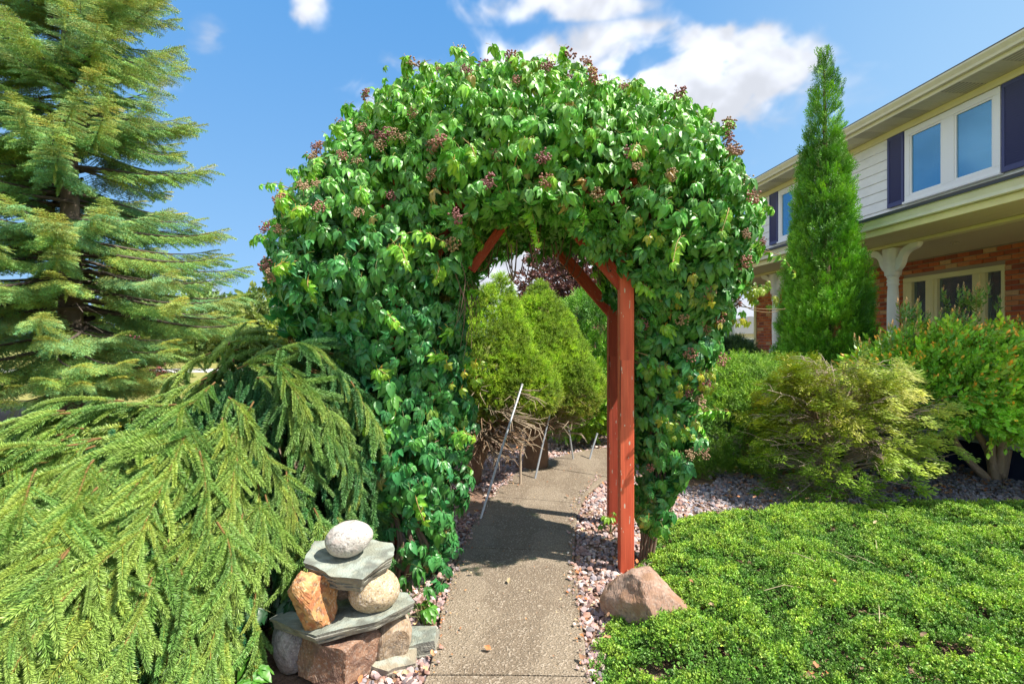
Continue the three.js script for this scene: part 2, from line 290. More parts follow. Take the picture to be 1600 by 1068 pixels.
function slab(outline, thick, seed, o = {}) {                        // a split flag with layered broken edges; outline in x, z
  const R = rng(seed), pts = [], N = outline.length, per = o.per ?? 18, g = new Geo();
  for (let k = 0; k < N; k++) for (let s = 0; s < per; s++) { const a = outline[k], b = outline[(k + 1) % N], t = s / per; pts.push([lerp(a[0], b[0], t), lerp(a[1], b[1], t)]); }
  const cx = pts.reduce((a, p) => a + p[0], 0) / pts.length, cz = pts.reduce((a, p) => a + p[1], 0) / pts.length, n = pts.length, rings = [], L = o.layers ?? 6;
  const color = (x, y, z, side) => { const m = fbm(x * 9 + seed, y * 40, z * 9, 4); let c = mixc(o.a, o.b, sstep(0.35, 0.65, m)); if (side) c = mixc(c, o.edge ?? [0.2, 0.19, 0.17], 0.75 * fbm(x * 14, y * 120 + seed, z * 14, 3) + 0.1); else c = mixc(c, o.fleck ?? [0.3, 0.36, 0.33], sstep(0.5, 0.66, fbm(x * 26, 3, z * 26 + seed, 4)) * 0.7); c = mixc(c, [0.36, 0.36, 0.28], sstep(0.60, 0.7, fbm(x * 60, 8, z * 60 + seed, 3)) * 0.5); c = mixc(c, [0.10, 0.10, 0.09], sstep(0.6, 0.75, fbm(x * 18, 5, z * 18 + seed, 3)) * 0.45); return c; };
  const hAt = (x, z) => (o.tilt ? o.tilt[0] * (x - cx) + o.tilt[1] * (z - cz) : 0);
  const dome = (x, z) => 0.009 * (fbm(x * 7 + seed, 1, z * 7, 3) - 0.5) * 2;
  for (let l = 0; l < L; l++) for (const e of [0, 1]) {
    const y = -thick + thick * (l + e * 0.96) / L, ring = [];
    for (let k = 0; k < n; k++) {
      const inset = (o.jag ?? 0.03) * (fbm(pts[k][0] * 11 + seed, l * 3.7, pts[k][1] * 11, 3) - 0.3) + (o.under ?? 0) * (1 - (l + e) / L), dx = pts[k][0] - cx, dz = pts[k][1] - cz, d = Math.hypot(dx, dz), x = cx + dx * (1 - inset / d), z = cz + dz * (1 - inset / d);
      ring.push(g.v(x, y + hAt(x, z) + (l === L - 1 && e ? dome(x, z) : 0), z, color(x, y, z, true), x * 3, z * 3 + y * 5));
    }
    rings.push(ring);
  }
  for (let a = 0; a < rings.length - 1; a++) for (let k = 0; k < n; k++) g.q(rings[a][k], rings[a + 1][k], rings[a + 1][(k + 1) % n], rings[a][(k + 1) % n]);
  const cap = (ring, up) => { let prev = ring.map(k => { const x = g.p[3 * k], y = g.p[3 * k + 1], z = g.p[3 * k + 2]; return g.v(x, y, z, color(x, y, z, false), x * 3, z * 3); }); for (const f of [0.94, 0.88, 0.8, 0.72, 0.64, 0.56, 0.48, 0.4, 0.32, 0.24, 0.16, 0.08, 0.01]) { const cur = ring.map(k => { const x = lerp(cx, g.p[3 * k], f), z = lerp(cz, g.p[3 * k + 2], f); const y = (up ? dome(x, z) : -thick) + hAt(x, z); return g.v(x, y, z, color(x, y, z, false), x * 3, z * 3); }); for (let k = 0; k < n; k++) { const m = (k + 1) % n; up ? g.q(prev[k], cur[k], cur[m], prev[m]) : g.q(prev[k], prev[m], cur[m], cur[k]); } prev = cur; } };
  cap(rings[rings.length - 1], true); cap(rings[0], false);
  return toCreasedNormals(g.done(), 0.5);
}
const grit = tex(512, 512, (u, v) => { const k = clamp(0.5 + 1.1 * (tile(u, v, 60, 4, 3) - 0.5) + 0.5 * (tile(u, v, 14, 3, 9) - 0.5)); return [k, k, k]; });
const stoneMat = (rough = 0.85, bump = 0.004) => new THREE.MeshStandardMaterial({ color: 0xffffff, roughness: rough, vertexColors: true, side: THREE.DoubleSide, bumpMap: grit, bumpScale: bump });
// ------------------------------------------------------------------ ground, path, gravel
const soilTex = tex(512, 512, (u, v) => { const a = tile(u, v, 12, 4), b = tile(u, v, 70, 3, 3), k = 0.45 + 0.9 * a * (0.5 + b); return [k * 1.05, k * 0.9, k * 0.8]; }, true);
const grassTex = tex(512, 512, (u, v) => { const a = tile(u, v, 9, 4), b = tile(u, v, 90, 3, 3), k = 0.4 + 1.1 * (0.45 * a + 0.55 * b); return [k * lerp(0.9, 1.35, a), k, k * 0.75]; }, true);
const sheet = (pts, y, m, name, res = 1) => {                       // a flat polygon in x, depth with uv in metres
  const s = new THREE.Shape(pts.map(([x, d]) => new THREE.Vector2(x, d))), g = new THREE.ShapeGeometry(s); g.rotateX(-Math.PI / 2); g.translate(0, y, 0);
  const p = g.attributes.position; for (let k = 0; k < p.count; k++) g.attributes.uv.setXY(k, p.getX(k) * res, p.getZ(k) * res); return struct(name, g, m);
};
{
  const g = new THREE.PlaneGeometry(1600, 1600).rotateX(-Math.PI / 2), p = g.attributes.position; for (let k = 0; k < p.count; k++) g.attributes.uv.setXY(k, p.getX(k) / 2.5, p.getZ(k) / 2.5);
  struct('ground', g, new THREE.MeshStandardMaterial({ color: lin(0.24, 0.24, 0.075), map: grassTex, bumpMap: grassTex, bumpScale: 0.03, roughness: 0.95 }));
  const soil = new THREE.MeshStandardMaterial({ color: lin(0.21, 0.15, 0.115), map: soilTex, bumpMap: soilTex, bumpScale: 0.02, roughness: 1 });
  sheet([[-4.6, 0.4], [7.0, 0.4], [6.4, 8.5], [3.2, 16], [-1.2, 14], [-2.4, 8.6], [-5.0, 6.2]], 0.004, soil, 'soil_bed', 1.6);
  sheet([[-14.5, 6.6], [-6.0, 7.2], [-5.4, 10.2], [-8.0, 12.6], [-14.5, 12.4]], 0.004, new THREE.MeshStandardMaterial({ color: lin(0.16, 0.14, 0.12), map: soilTex, bumpMap: soilTex, bumpScale: 0.02, roughness: 1 }), 'mulch_bed', 1.6);
  sheet([[-60, 24.5], [40, 29], [40, 33], [-60, 28.2]], 0.004, mat([0.5, 0.48, 0.45], 0.9), 'road');
}
const PATH = [[-0.03, 0.9, 0.74], [-0.02, 2.3, 0.74], [0.005, 3.2, 0.80], [0.06, 4.0, 0.83], [0.20, 4.9, 0.88], [0.50, 5.8, 0.98], [1.08, 6.6, 1.06], [2.0, 7.25, 1.05], [3.2, 7.7, 1.05]];
const pathAt = s => { const k = Math.min(Math.floor(s), PATH.length - 2), t = s - k, P = i => PATH[clamp(i, 0, PATH.length - 1)], cr = j => { const a = P(k - 1)[j], b = P(k)[j], c = P(k + 1)[j], d = P(k + 2)[j]; return 0.5 * (2 * b + (c - a) * t + (2 * a - 5 * b + 4 * c - d) * t * t + (3 * b - a - 3 * c + d) * t * t * t); }; return [cr(0), cr(1), cr(2)]; };
const pathDist = (x, d) => { let m = 9; for (let s = 0; s < 8; s += 0.15) { const [a, b, w] = pathAt(s); m = Math.min(m, Math.hypot(x - a, d - b) - w / 2); } return m; };
{
  const aggregate = tex(1024, 1024, (u, v, i, j) => { const a = tile(u, v, 5, 4, 2), b = tile(u, v, 60, 3, 8), n = noise(i / 5.2, j / 5.2, 3), n2 = noise(i / 3.1, j / 3.1, 8); const wear = sstep(0.4, 0.62, a); let c = mixc([0.25, 0.205, 0.15], [0.40, 0.35, 0.27], wear * 0.6 + 0.4 * b); c = mixc(c, [0.62, 0.57, 0.48], sstep(0.66, 0.8, n) * 0.75); c = mixc(c, [0.09, 0.08, 0.06], sstep(0.66, 0.82, n2) * 0.6); return c; }, true);
  const relief = tex(1024, 1024, (u, v, i, j) => { const k = 0.5 + 0.35 * (noise(i / 5.2, j / 5.2, 3) - 0.5) + 0.5 * (tile(u, v, 24, 3, 8) - 0.5); return [k, k, k]; });
  const m = new THREE.MeshStandardMaterial({ map: aggregate, bumpMap: relief, bumpScale: 0.016, roughness: 0.9, color: lin(0.62, 0.57, 0.53) });
  const path = new THREE.Group(); path.name = 'path'; path.userData.kind = 'structure'; scene.add(path);
  const cutsAt = [0, 1.05, 2.75, 4.1, 5.35, 6.6, 8];
  for (let c = 0; c + 1 < cutsAt.length; c++) {
    const g = new Geo(), a = cutsAt[c] + 0.006, b = cutsAt[c + 1] - 0.006, n = 26, R = rng(50 + c); let prev = null; const drop = (R() - 0.5) * 0.008;
    for (let k = 0; k <= n; k++) {
      const s = lerp(a, b, k / n), [x, d, w] = pathAt(s), [x2, d2] = pathAt(Math.min(s + 0.02, 7.999)), [x1, d1] = pathAt(Math.max(0, s - 0.02)), tx = x2 - x1, td = d2 - d1, l = Math.hypot(tx, td), nx = td / l, nd = -tx / l, row = [];
      for (const [e, y] of [[-1, -0.02], [-1, 0.034], [-0.985, 0.042], [-0.5, 0.044], [0, 0.045], [0.5, 0.044], [0.985, 0.042], [1, 0.034], [1, -0.02]]) {
        const chip = Math.abs(e) > 0.9 ? 0.03 * (fbm(s * 6 + e * 9, c, 1, 4) - 0.5) : 0, ww = w / 2 + chip, px = x + nx * ww * e, pd = d + nd * ww * e; row.push(g.v(px, y + drop, -pd, [1, 1, 1], px * 0.8, pd * 0.8));
      }
      if (prev) for (let j = 0; j < 8; j++) g.q(prev[j], prev[j + 1], row[j + 1], row[j]);
      else { for (let j = 1; j < 8; j++) g.t(row[0], row[j + 1], row[j]); }
      prev = row;
    }
    for (let j = 1; j < 8; j++) g.t(prev[0], prev[j], prev[j + 1]);
    const me = mesh('slab', toCreasedNormals(g.done(), 0.6), m, path); me.userData.kind = 'structure';
  }
}
// groundcover outline (used by the gravel too)
const MATP = [[0.34, 2.02], [0.37, 2.45], [0.52, 2.75], [0.62, 2.95], [0.80, 3.35], [0.98, 3.8], [1.30, 4.32], [1.72, 4.62], [2.4, 4.75], [3.0, 4.72], [3.6, 4.86], [4.6, 4.92], [5.5, 4.75], [5.6, 3.4], [5.2, 1.4], [2.6, 0.9], [0.5, 1.2]];
const inPoly = (x, y, P) => { let s = false; for (let i = 0, j = P.length - 1; i < P.length; j = i++) { const [a, b] = P[i], [c, d] = P[j]; if ((b > y) !== (d > y) && x < (c - a) * (y - b) / (d - b) + a) s = !s; } return s; };
const edgeDist = (x, y, P) => { let m = 9; for (let i = 0, j = P.length - 1; i < P.length; j = i++) { const [a, b] = P[i], [c, d] = P[j], t = clamp(((x - a) * (c - a) + (y - b) * (d - b)) / ((c - a) ** 2 + (d - b) ** 2)); m = Math.min(m, Math.hypot(x - lerp(a, c, t), y - lerp(b, d, t))); } return m; };
function chip(seed, d = 2) { const R = rng(seed), g = mergeVertices(new THREE.IcosahedronGeometry(1, d).deleteAttribute('uv').deleteAttribute('normal')), p = g.attributes.position, cuts = []; for (let k = 0; k < 8; k++) cuts.push([V(R() - 0.5, R() - 0.5, R() - 0.5).normalize(), 0.5 + 0.35 * R()]); const v = V(0, 0, 0), sx = 0.8 + 0.5 * R(), sy = 0.55 + 0.25 * R(), sz = 0.7 + 0.4 * R(); for (let k = 0; k < p.count; k++) { v.fromBufferAttribute(p, k); for (const [n, dd] of cuts) { const e = v.dot(n) - dd; if (e > 0) v.addScaledVector(n, -e); } p.setXYZ(k, v.x * sx, v.y * sy, v.z * sz); } g.setAttribute('uv', new THREE.Float32BufferAttribute(new Float32Array(p.count * 2), 2)); g.computeVertexNormals(); return toCreasedNormals(g, 0.5); }
{
  const R = rng(77), geos = [chip(1), chip(2), chip(3), chip(4)], items = [], cols = [[0.42, 0.27, 0.24], [0.36, 0.25, 0.24], [0.50, 0.36, 0.32], [0.30, 0.24, 0.24], [0.24, 0.21, 0.22], [0.56, 0.46, 0.42], [0.34, 0.2, 0.16]], grey = [[0.2, 0.19, 0.22], [0.28, 0.26, 0.29], [0.34, 0.31, 0.33], [0.16, 0.15, 0.17], [0.3, 0.22, 0.2]];
  const put = (x, d, s, c) => items.push({ m: new THREE.Matrix4().compose(D(x, s * 0.3 + 0.006 + R() * s * 0.5, d), new THREE.Quaternion().setFromEuler(new THREE.Euler(R() * 0.7, R() * 6.28, R() * 0.7)), V(s, s, s)), c: varyS(c, R, 0.25, 0.05), g: Math.floor(R() * 4) });
  for (let k = 0; k < 60000 && items.length < 17000; k++) {
    const d = 1.9 + 9.0 * R() ** 1.7, x = lerp(-1.5, 3.3, R()), q = pathDist(x, d); if (q < 0.008 || inPoly(x, d, MATP) && edgeDist(x, d, MATP) > 0.05) continue;
    const near = q < 0.34 + 0.18 * noise(x * 3, d * 3, 1) || d > 4.4 && q < 0.75 || x > 0.9; if (!near || (x < -1.0 && d < 6)) continue;
    if (fbm(x * 2.3, d * 2.3, 4, 3) < (x > 0.3 && q < 0.35 ? 0.15 : 0.36)) continue;
    put(x, d, (0.011 + 0.013 * R() ** 2) * (d > 5 ? 1.25 : 1), x > 1.6 && R() < 0.7 ? grey[Math.floor(R() * 5)] : cols[Math.floor(R() * 7)]);
  }
  for (let k = 0; k < 260; k++) { const s = 0.6 + 4.5 * R(), [x, d, w] = pathAt(s); put(x + (R() < 0.5 ? -1 : 1) * w * (0.5 - 0.10 * R() * R()), d, 0.006 + 0.007 * R(), cols[Math.floor(R() * 7)]); items[items.length - 1].m.elements[13] += 0.042; }
  for (let k = 0; k < 12000; k++) { const d = 4.6 + 2.6 * R(), x = 2.6 + 4.0 * R(); if (inPoly(x, d, MATP)) continue; put(x, d, 0.012 + 0.014 * R(), grey[Math.floor(R() * 5)]); }
  const bed = new THREE.Group(); bed.name = 'gravel'; info(bed, 'pinkish grey crushed gravel strewn along both sides of the concrete path', null, null, 'stuff'); scene.add(bed);
  const gm = new THREE.MeshStandardMaterial({ color: 0xffffff, roughness: 0.9 });
  spread(bed, 'gravel_mass', geos, gm, items, { single: 'stone', count: 280, unit: 'gravel_layer' });
}
{ // dry leaves and needles on the beds
  const R = rng(78), g = new Geo(); leaflet(g, new THREE.Matrix4(), 1, 0.34, { rows: 5, droop: -0.35, fold: 0.6, wave: 0.12 }); const geo = g.done(), items = [], cols = [[0.38, 0.15, 0.06], [0.3, 0.17, 0.09], [0.45, 0.24, 0.12], [0.22, 0.12, 0.07], [0.5, 0.36, 0.2]];
  const put = (x, d, y, s) => { const n = V(R() - 0.5, 1.6, R() - 0.5).normalize(), a = R() * 6.28; items.push({ m: basis(D(x, y, d), V(Math.cos(a), (R() - 0.5) * 0.3, Math.sin(a)), n, s), c: varyS(cols[Math.floor(R() * 5)], R, 0.2), g: 0 }); };
  for (let k = 0; k < 1500; k++) { const d = 2.1 + 6 * R() ** 1.4, x = lerp(-1.3, 3.2, R()), q = pathDist(x, d); if (q < -0.02 && R() < 0.965) continue; if (inPoly(x, d, MATP) && edgeDist(x, d, MATP) > 0.06 && (R() < 0.97 || x < 0.9)) continue; if (q > 0.5 && d < 4.4 && x < 0) continue; put(x, d, q < 0 ? 0.055 : inPoly(x, d, MATP) ? 0.17 : 0.035, 0.02 + 0.022 * R()); }
  for (let k = 0; k < 500; k++) put(2.6 + 4.2 * R(), 5.2 + 1.8 * R(), 0.035, 0.03 + 0.04 * R());
  for (const [cx, cd] of [[1.18, 2.34], [1.30, 2.30], [1.75, 2.36], [2.35, 2.4]]) for (let k = 0; k < 24; k++) put(cx + (R() - 0.5) * 0.26, cd + (R() - 0.5) * 0.1, 0.05 + R() * 0.04, 0.022 + 0.02 * R());
  for (let k = 0; k < 420; k++) { const s = 0.6 + 5 * R(), [x, d, w] = pathAt(s), e = (R() < 0.75 ? (R() < 0.5 ? -1 : 1) * (1 - 0.25 * R() * R()) : 2 * R() - 1) * w * 0.49; put(x + e, d + 0.1 * (R() - 0.5), 0.05, 0.007 + 0.010 * R()); }
  const b = spread(scene, 'fallen_leaves', [geo], leafMat([1, 1, 1], 0.9, 0.1, { vertexColors: true }), items, { flat: true });
  const im = scene.children[scene.children.length - 1]; info(im, 'dry brown leaves scattered over gravel, path edges and groundcover', null, null, 'stuff');
}
// ------------------------------------------------------------------ the house: across = distance from the camera's line, along = distance down the front
{
  const TH = 0.0955, hx = Math.cos(TH) * 8 - Math.sin(TH) * 8, hz = -Math.sin(TH) * 8 - Math.cos(TH) * 8;
  const house = thing('brick_house', 'two storey house with white siding above, red brick below and a white porch', 'house', [hx, 0, hz], TH);
  const hb = (a, b, y0, y1, s0, s1) => box(b - a, y1 - y0, s1 - s0, (a + b) / 2 - 8, (y0 + y1) / 2, -((s0 + s1) / 2 - 8));
  const hr = (a, b, y0, y1, s0, s1, r = 0.006) => rbox(b - a, y1 - y0, s1 - s0, r, (a + b) / 2 - 8, (y0 + y1) / 2, -((s0 + s1) / 2 - 8));
  const LP = (a, y, s) => V(a - 8, y, -(s - 8));
  const S0 = 3.2, S1 = 13.7;
  const grime = tex(256, 256, (u, v) => { const k = 0.88 + 0.2 * tile(u, v, 8, 4); return [k, k, k * 0.98]; }, true);
  const white = new THREE.MeshStandardMaterial({ color: lin(0.90, 0.90, 0.91), roughness: 0.55, map: grime }), trim = new THREE.MeshStandardMaterial({ color: lin(0.84, 0.80, 0.62), roughness: 0.6, map: grime }), cream = new THREE.MeshStandardMaterial({ color: lin(0.82, 0.76, 0.44), roughness: 0.6, map: grime });
  const frameW = mat([0.9, 0.9, 0.91], 0.4), navy = mat([0.06, 0.068, 0.19], 0.55), dark = mat([0.03, 0.035, 0.05], 0.9), gutterM = new THREE.MeshStandardMaterial({ color: lin(0.70, 0.66, 0.48), roughness: 0.45, map: grime }), shingle = mat([0.11, 0.10, 0.10], 0.95);
  const glass = new THREE.MeshPhysicalMaterial({ color: lin(0.13, 0.42, 0.66), metalness: 0.6, roughness: 0.02, transmission: 1, thickness: 0, ior: 1.5 });
  // upper wall of lapped boards, cut round the windows
  const upper = part('upper_wall', house), WIN = [[7.0, 8.68], [11.05, 12.45]];
  const yb = 4.06, yt = 5.37, hgt = (yt - yb) / 7;
  const board = (y, s0, s1) => {
    const g = new Geo(), a0 = 7.985, a1 = 8.0 + 0.002, row = s => [LP(a0 + 0.03, y, s), LP(a0, y + 0.002, s), LP(a0, y + 0.014, s), LP(a1, y + hgt - 0.002, s), LP(a1 + 0.03, y + hgt, s)].map((p, k) => g.v(p.x, p.y, p.z, [1, 1, 1], s * 0.7, (y * 7) + k * 0.2));
    const A = row(s0), B = row(s1); for (let k = 0; k < 4; k++) g.q(A[k], B[k], B[k + 1], A[k + 1]); for (const r of [A, B]) { g.t(r[0], r[1], r[2]); g.t(r[0], r[2], r[3]); g.t(r[0], r[3], r[4]); }
    mesh('siding_board', toCreasedNormals(g.done(), 0.3), white, upper);
  };
  for (let r = -3; r < 7; r++) { const y = yb + r * hgt; if (r < 0) board(y, S0, S1); else { board(y, S0, WIN[0][0]); board(y, WIN[0][1], WIN[1][0]); board(y, WIN[1][1], S1); } }
  mesh('frieze_board', hr(7.955, 8.03, 5.37, 5.488, S0, S1), cream, house);
  mesh('corner_board', hr(7.965, 8.1, 3.4, 5.37, S1 + 0.002, S1 + 0.12), white, house);
  mesh('end_wall', hb(8.1, 15.5, 1.1, 5.48, S1 - 0.1, S1), white, house);
  mesh('rear_core', hb(8.62, 15.4, 0.0, 5.45, S0, S1 - 0.12), dark, house);
  for (const [w0, w1] of WIN) {
    const w = part('window', house), y0 = 4.06, y1 = 5.35, f = 0.105, mid = (w0 + w1) / 2;
    mesh('frame', joined([hr(7.945, 8.05, y1 - f, y1, w0, w1), hr(7.945, 8.05, y0, y0 + f, w0, w1), hr(7.946, 8.05, y0 + f, y1 - f, w0, w0 + f), hr(7.946, 8.05, y0 + f, y1 - f, w1 - f, w1), hr(7.947, 8.05, y0 + f, y1 - f, mid - 0.11, mid + 0.11)]), frameW, w);
    mesh('sill', hr(7.915, 7.99, y0 - 0.03, y0 + 0.012, w0 - 0.02, w1 + 0.02), frameW, w);
    for (const [a, b] of [[w0 + f, mid - 0.11], [mid + 0.11, w1 - f]]) {
      mesh('sash', joined([hr(7.958, 8.0, y1 - f - 0.03, y1 - f, a, b, 0.004), hr(7.958, 8.0, y0 + f, y0 + f + 0.03, a, b, 0.004), hr(7.959, 8.0, y0 + f + 0.03, y1 - f - 0.03, a, a + 0.03, 0.004), hr(7.959, 8.0, y0 + f + 0.03, y1 - f - 0.03, b - 0.03, b, 0.004)]), frameW, w);
      mesh('pane', hb(7.98, 7.984, y0 + f + 0.025, y1 - f - 0.025, a + 0.025, b - 0.025), glass, w);
      mesh('cafe_curtain', hb(8.03, 8.04, y0 + f, y0 + f + 0.36, a, b), mat([0.75, 0.76, 0.74], 0.95), w);
    }
    mesh('room_recess', joined([hb(8.5, 8.52, y0, y1, w0, w1), hb(8.05, 8.5, y1 - 0.02, y1, w0, w1), hb(8.05, 8.5, y0, y0 + 0.02, w0, w1), hb(8.05, 8.5, y0 + 0.02, y1 - 0.02, w0, w0 + 0.02), hb(8.05, 8.5, y0 + 0.02, y1 - 0.02, w1 - 0.02, w1)]), mat([0.10, 0.13, 0.18], 0.9), w);
  }
  const shutter = (s0, s1) => {
    const h = part('shutter', house), y0 = 4.05, y1 = 5.355, st = 0.045;
    mesh('shutter_frame', joined([hr(7.94, 7.98, y1 - 0.06, y1, s0, s1, 0.004), hr(7.94, 7.98, y0, y0 + 0.08, s0, s1, 0.004), hr(7.941, 7.98, y0 + 0.08, y1 - 0.06, s0, s0 + st, 0.004), hr(7.941, 7.98, y0 + 0.08, y1 - 0.06, s1 - st, s1, 0.004), hb(7.968, 7.98, y0 + 0.06, y1 - 0.05, s0 + 0.04, s1 - 0.04)]), navy, h);
    const n = 30, sg = box(0.006, 0.05, s1 - s0 - 2 * st + 0.006).rotateZ(0.5);
    for (let k = 0; k < n; k++) { const m = mesh('slat', sg, navy, h); m.position.copy(LP(7.957, y0 + 0.1 + (y1 - y0 - 0.18) * k / (n - 1), (s0 + s1) / 2)); }
  };
  shutter(8.70, 9.06); shutter(6.62, 6.98); shutter(12.47, 12.83); shutter(10.67, 11.03);
  // upper eave
  const vent = tex(128, 128, (u, v) => { const a = (u * 8) % 1 - 0.5, b = (v * 16) % 1 - 0.5, k = Math.hypot(a, b * 0.8) < 0.24 ? 0.12 : 0.95; return [k, k, k]; }, true);
  const soff = new THREE.MeshStandardMaterial({ color: lin(0.66, 0.62, 0.44), roughness: 0.6, map: grime }), soffV = new THREE.MeshStandardMaterial({ color: lin(0.66, 0.62, 0.44), roughness: 0.6, map: vent });
  const eave = part('upper_eave', house);
  for (let k = 0, s = S0; s < S1 + 0.25; s += 0.31, k++) {
    const g = hr(7.47, 7.99, 5.49, 5.502, s, s + 0.302, 0.003), p = g.attributes.position; for (let i = 0; i < p.count; i++) g.attributes.uv.setXY(i, p.getX(i) * 2, p.getZ(i) * 3.2); mesh('soffit_panel', g, k % 3 === 1 ? soffV : soff, eave);
  }
  const prof = (pts, s0, s1) => { const sh = new THREE.Shape(pts.map(([a, y]) => new THREE.Vector2(a - 8, y))), g = new THREE.ExtrudeGeometry(sh, { depth: s1 - s0, bevelEnabled: false }); g.translate(0, 0, -(s1 - 8)); return g; };
  mesh('fascia', prof([[7.445, 5.47], [7.468, 5.47], [7.468, 5.66], [7.445, 5.66]], S0, S1 + 0.3), trim, house);
  const kgut = (a, y, h) => [[a, y], [a - 0.075, y], [a - 0.082, y + h * 0.3], [a - 0.105, y + h * 0.62], [a - 0.118, y + h * 0.8], [a - 0.118, y + h], [a - 0.106, y + h], [a - 0.106, y + h * 0.8], [a - 0.07, y + 0.012], [a, y + 0.012]];
  const gut = mesh('gutter', prof(kgut(7.443, 5.525, 0.125), S0, S1 + 0.3), gutterM, house);
  mesh('roof', prof([[7.36, 5.672], [7.36, 5.69], [11.8, 7.37], [16.2, 5.69], [16.2, 5.672], [11.8, 7.35]], S0, S1 + 0.3), shingle, house);
  mesh('end_gable', prof([[8.0, 5.5], [15.5, 5.5], [11.8, 6.95]], S1 - 0.1, S1), white, house);
  // porch roof, fascia and ceiling
  const P0 = S0, P1 = 15.9;
  mesh('porch_roof', prof([[5.46, 3.205], [5.46, 3.222], [8.0, 3.85], [8.0, 3.8]], P0, P1), shingle, house);
  mesh('drip_edge', prof([[5.445, 3.176], [5.46, 3.176], [5.46, 3.204], [5.445, 3.204]], P0, P1), mat([0.05, 0.055, 0.08], 0.6), house);
  mesh('porch_gutter', prof(kgut(5.60, 3.075, 0.115), P0, P1), white, house);
  mesh('porch_fascia', joined([prof([[5.61, 2.995], [5.66, 2.995], [5.66, 3.18], [5.61, 3.18]], P0, P1), prof([[5.59, 2.985], [5.608, 2.985], [5.608, 3.06], [5.59, 3.06]], P0, P1)]), cream, house);
  const ceil = part('porch_ceiling', house), ceilM = new THREE.MeshStandardMaterial({ color: lin(0.66, 0.58, 0.36), roughness: 0.7, map: grime });
  for (let a = 5.665; a < 8.0; a += 0.152) mesh('ceiling_plank', hr(a, Math.min(a + 0.148, 7.995), 3.0, 3.016, P0, P1, 0.003), ceilM, ceil);
  mesh('porch_beam', hr(6.33, 6.47, 2.955, 2.998, P0, P1), cream, house);
  const lamp = part('ceiling_hook', house); for (const k of [0, 0.07]) mesh('hook', new THREE.TorusGeometry(0.025, 0.005, 5, 10, 4).translate(7.1 - 8, 2.97, -(6.85 + k - 8)), mat([0.6, 0.55, 0.4], 0.4), lamp);
  // columns
  const colM = new THREE.MeshStandardMaterial({ color: lin(0.9, 0.9, 0.9), roughness: 0.5, map: grime });
  const shaft = new THREE.LatheGeometry([[0.0, 0.30], [0.088, 0.30], [0.088, 0.33], [0.075, 0.345], [0.083, 0.37], [0.07, 0.40], [0.072, 0.45], [0.078, 0.8], [0.074, 1.12], [0.066, 1.28], [0.08, 1.30], [0.08, 1.318], [0.07, 1.33], [0.078, 1.355], [0.078, 1.375], [0.068, 1.39], [0.084, 1.42], [0.084, 1.435], [0, 1.435]].map(p => new THREE.Vector2(...p)), 24);
  const bs = new THREE.Shape(); bs.moveTo(0, -0.34); bs.bezierCurveTo(0.04, -0.34, 0.10, -0.28, 0.115, -0.2); bs.bezierCurveTo(0.13, -0.12, 0.18, -0.085, 0.26, -0.07); bs.bezierCurveTo(0.30, -0.06, 0.33, -0.035, 0.33, 0.0); bs.lineTo(0.24, 0.0); bs.bezierCurveTo(0.2, 0.0, 0.1, -0.03, 0.07, -0.1); bs.bezierCurveTo(0.05, -0.15, 0.03, -0.17, 0, -0.17);
  const bracket = new THREE.ExtrudeGeometry(bs, { depth: 0.055, bevelEnabled: true, bevelSize: 0.006, bevelThickness: 0.006, bevelSegments: 1, curveSegments: 10 }).translate(0, 0, -0.0275);
  const cap = new THREE.CylinderGeometry(0.135, 0.105, 0.40, 4, 1).rotateY(Math.PI / 4);
  for (const [a, s] of [[6.4, 4.02], [6.4, 7.19], [6.4, 10.1], [6.4, 13.06], [8.4, 15.55]]) {
    const c = part('column', house); c.position.copy(LP(a, 1.1, s)); const wide = 1.2;
    mesh('shaft', shaft, colM, c); mesh('base', rbox(0.19, 0.3, 0.19, 0.008, 0, 0.15, 0), colM, c);
    const ca = mesh('capital', cap, colM, c); ca.position.y = 1.637; 
    for (const k of [1, -1]) { const b = mesh('bracket', bracket, colM, c); b.position.set(0, 1.852, k * 0.07); b.rotation.y = k > 0 ? -Math.PI / 2 : Math.PI / 2; b.scale.set(wide, 1.05, 1.3); }
  }
  // brick wall under the porch, with its window
  const wall = part('brick_wall', house), B0 = 3.32, B1 = 13.5, w0 = 6.98, w1 = 8.76, wy0 = 1.72, wy1 = 2.70, mortar = mat([0.36, 0.29, 0.24], 0.95);
  mesh('mortar', joined([hb(8.012, 8.3, 1.08, 3.05, S0, w0), hb(8.012, 8.3, 1.08, 3.05, w1, B1), hb(8.012, 8.3, wy1, 3.05, w0, w1), hb(8.012, 8.3, 1.08, wy0, w0, w1)]), mortar, wall);
  const R = rng(5), bTex = tex(128, 128, (u, v) => { const k = 0.7 + 0.5 * tile(u, v, 14, 4); return [k, k * 0.98, k * 0.95]; }, true), tones = [[0.56, 0.15, 0.055], [0.48, 0.12, 0.05], [0.62, 0.19, 0.07], [0.42, 0.10, 0.05], [0.64, 0.25, 0.11], [0.66, 0.40, 0.22], [0.32, 0.085, 0.05]].map(c => new THREE.MeshStandardMaterial({ color: lin(...c), roughness: 0.9, map: bTex, bumpMap: bTex, bumpScale: 0.006 }));
  const bg = [0.2, 0.095].map(l => { const g = rbox(0.09, 0.063, l, 0.005), p = g.attributes.position; for (let i = 0; i < p.count; i++) g.attributes.uv.setXY(i, p.getZ(i) * 4 + 0.3, p.getY(i) * 6); return g; });
  const rest = tones.map(() => []); let count = 0;
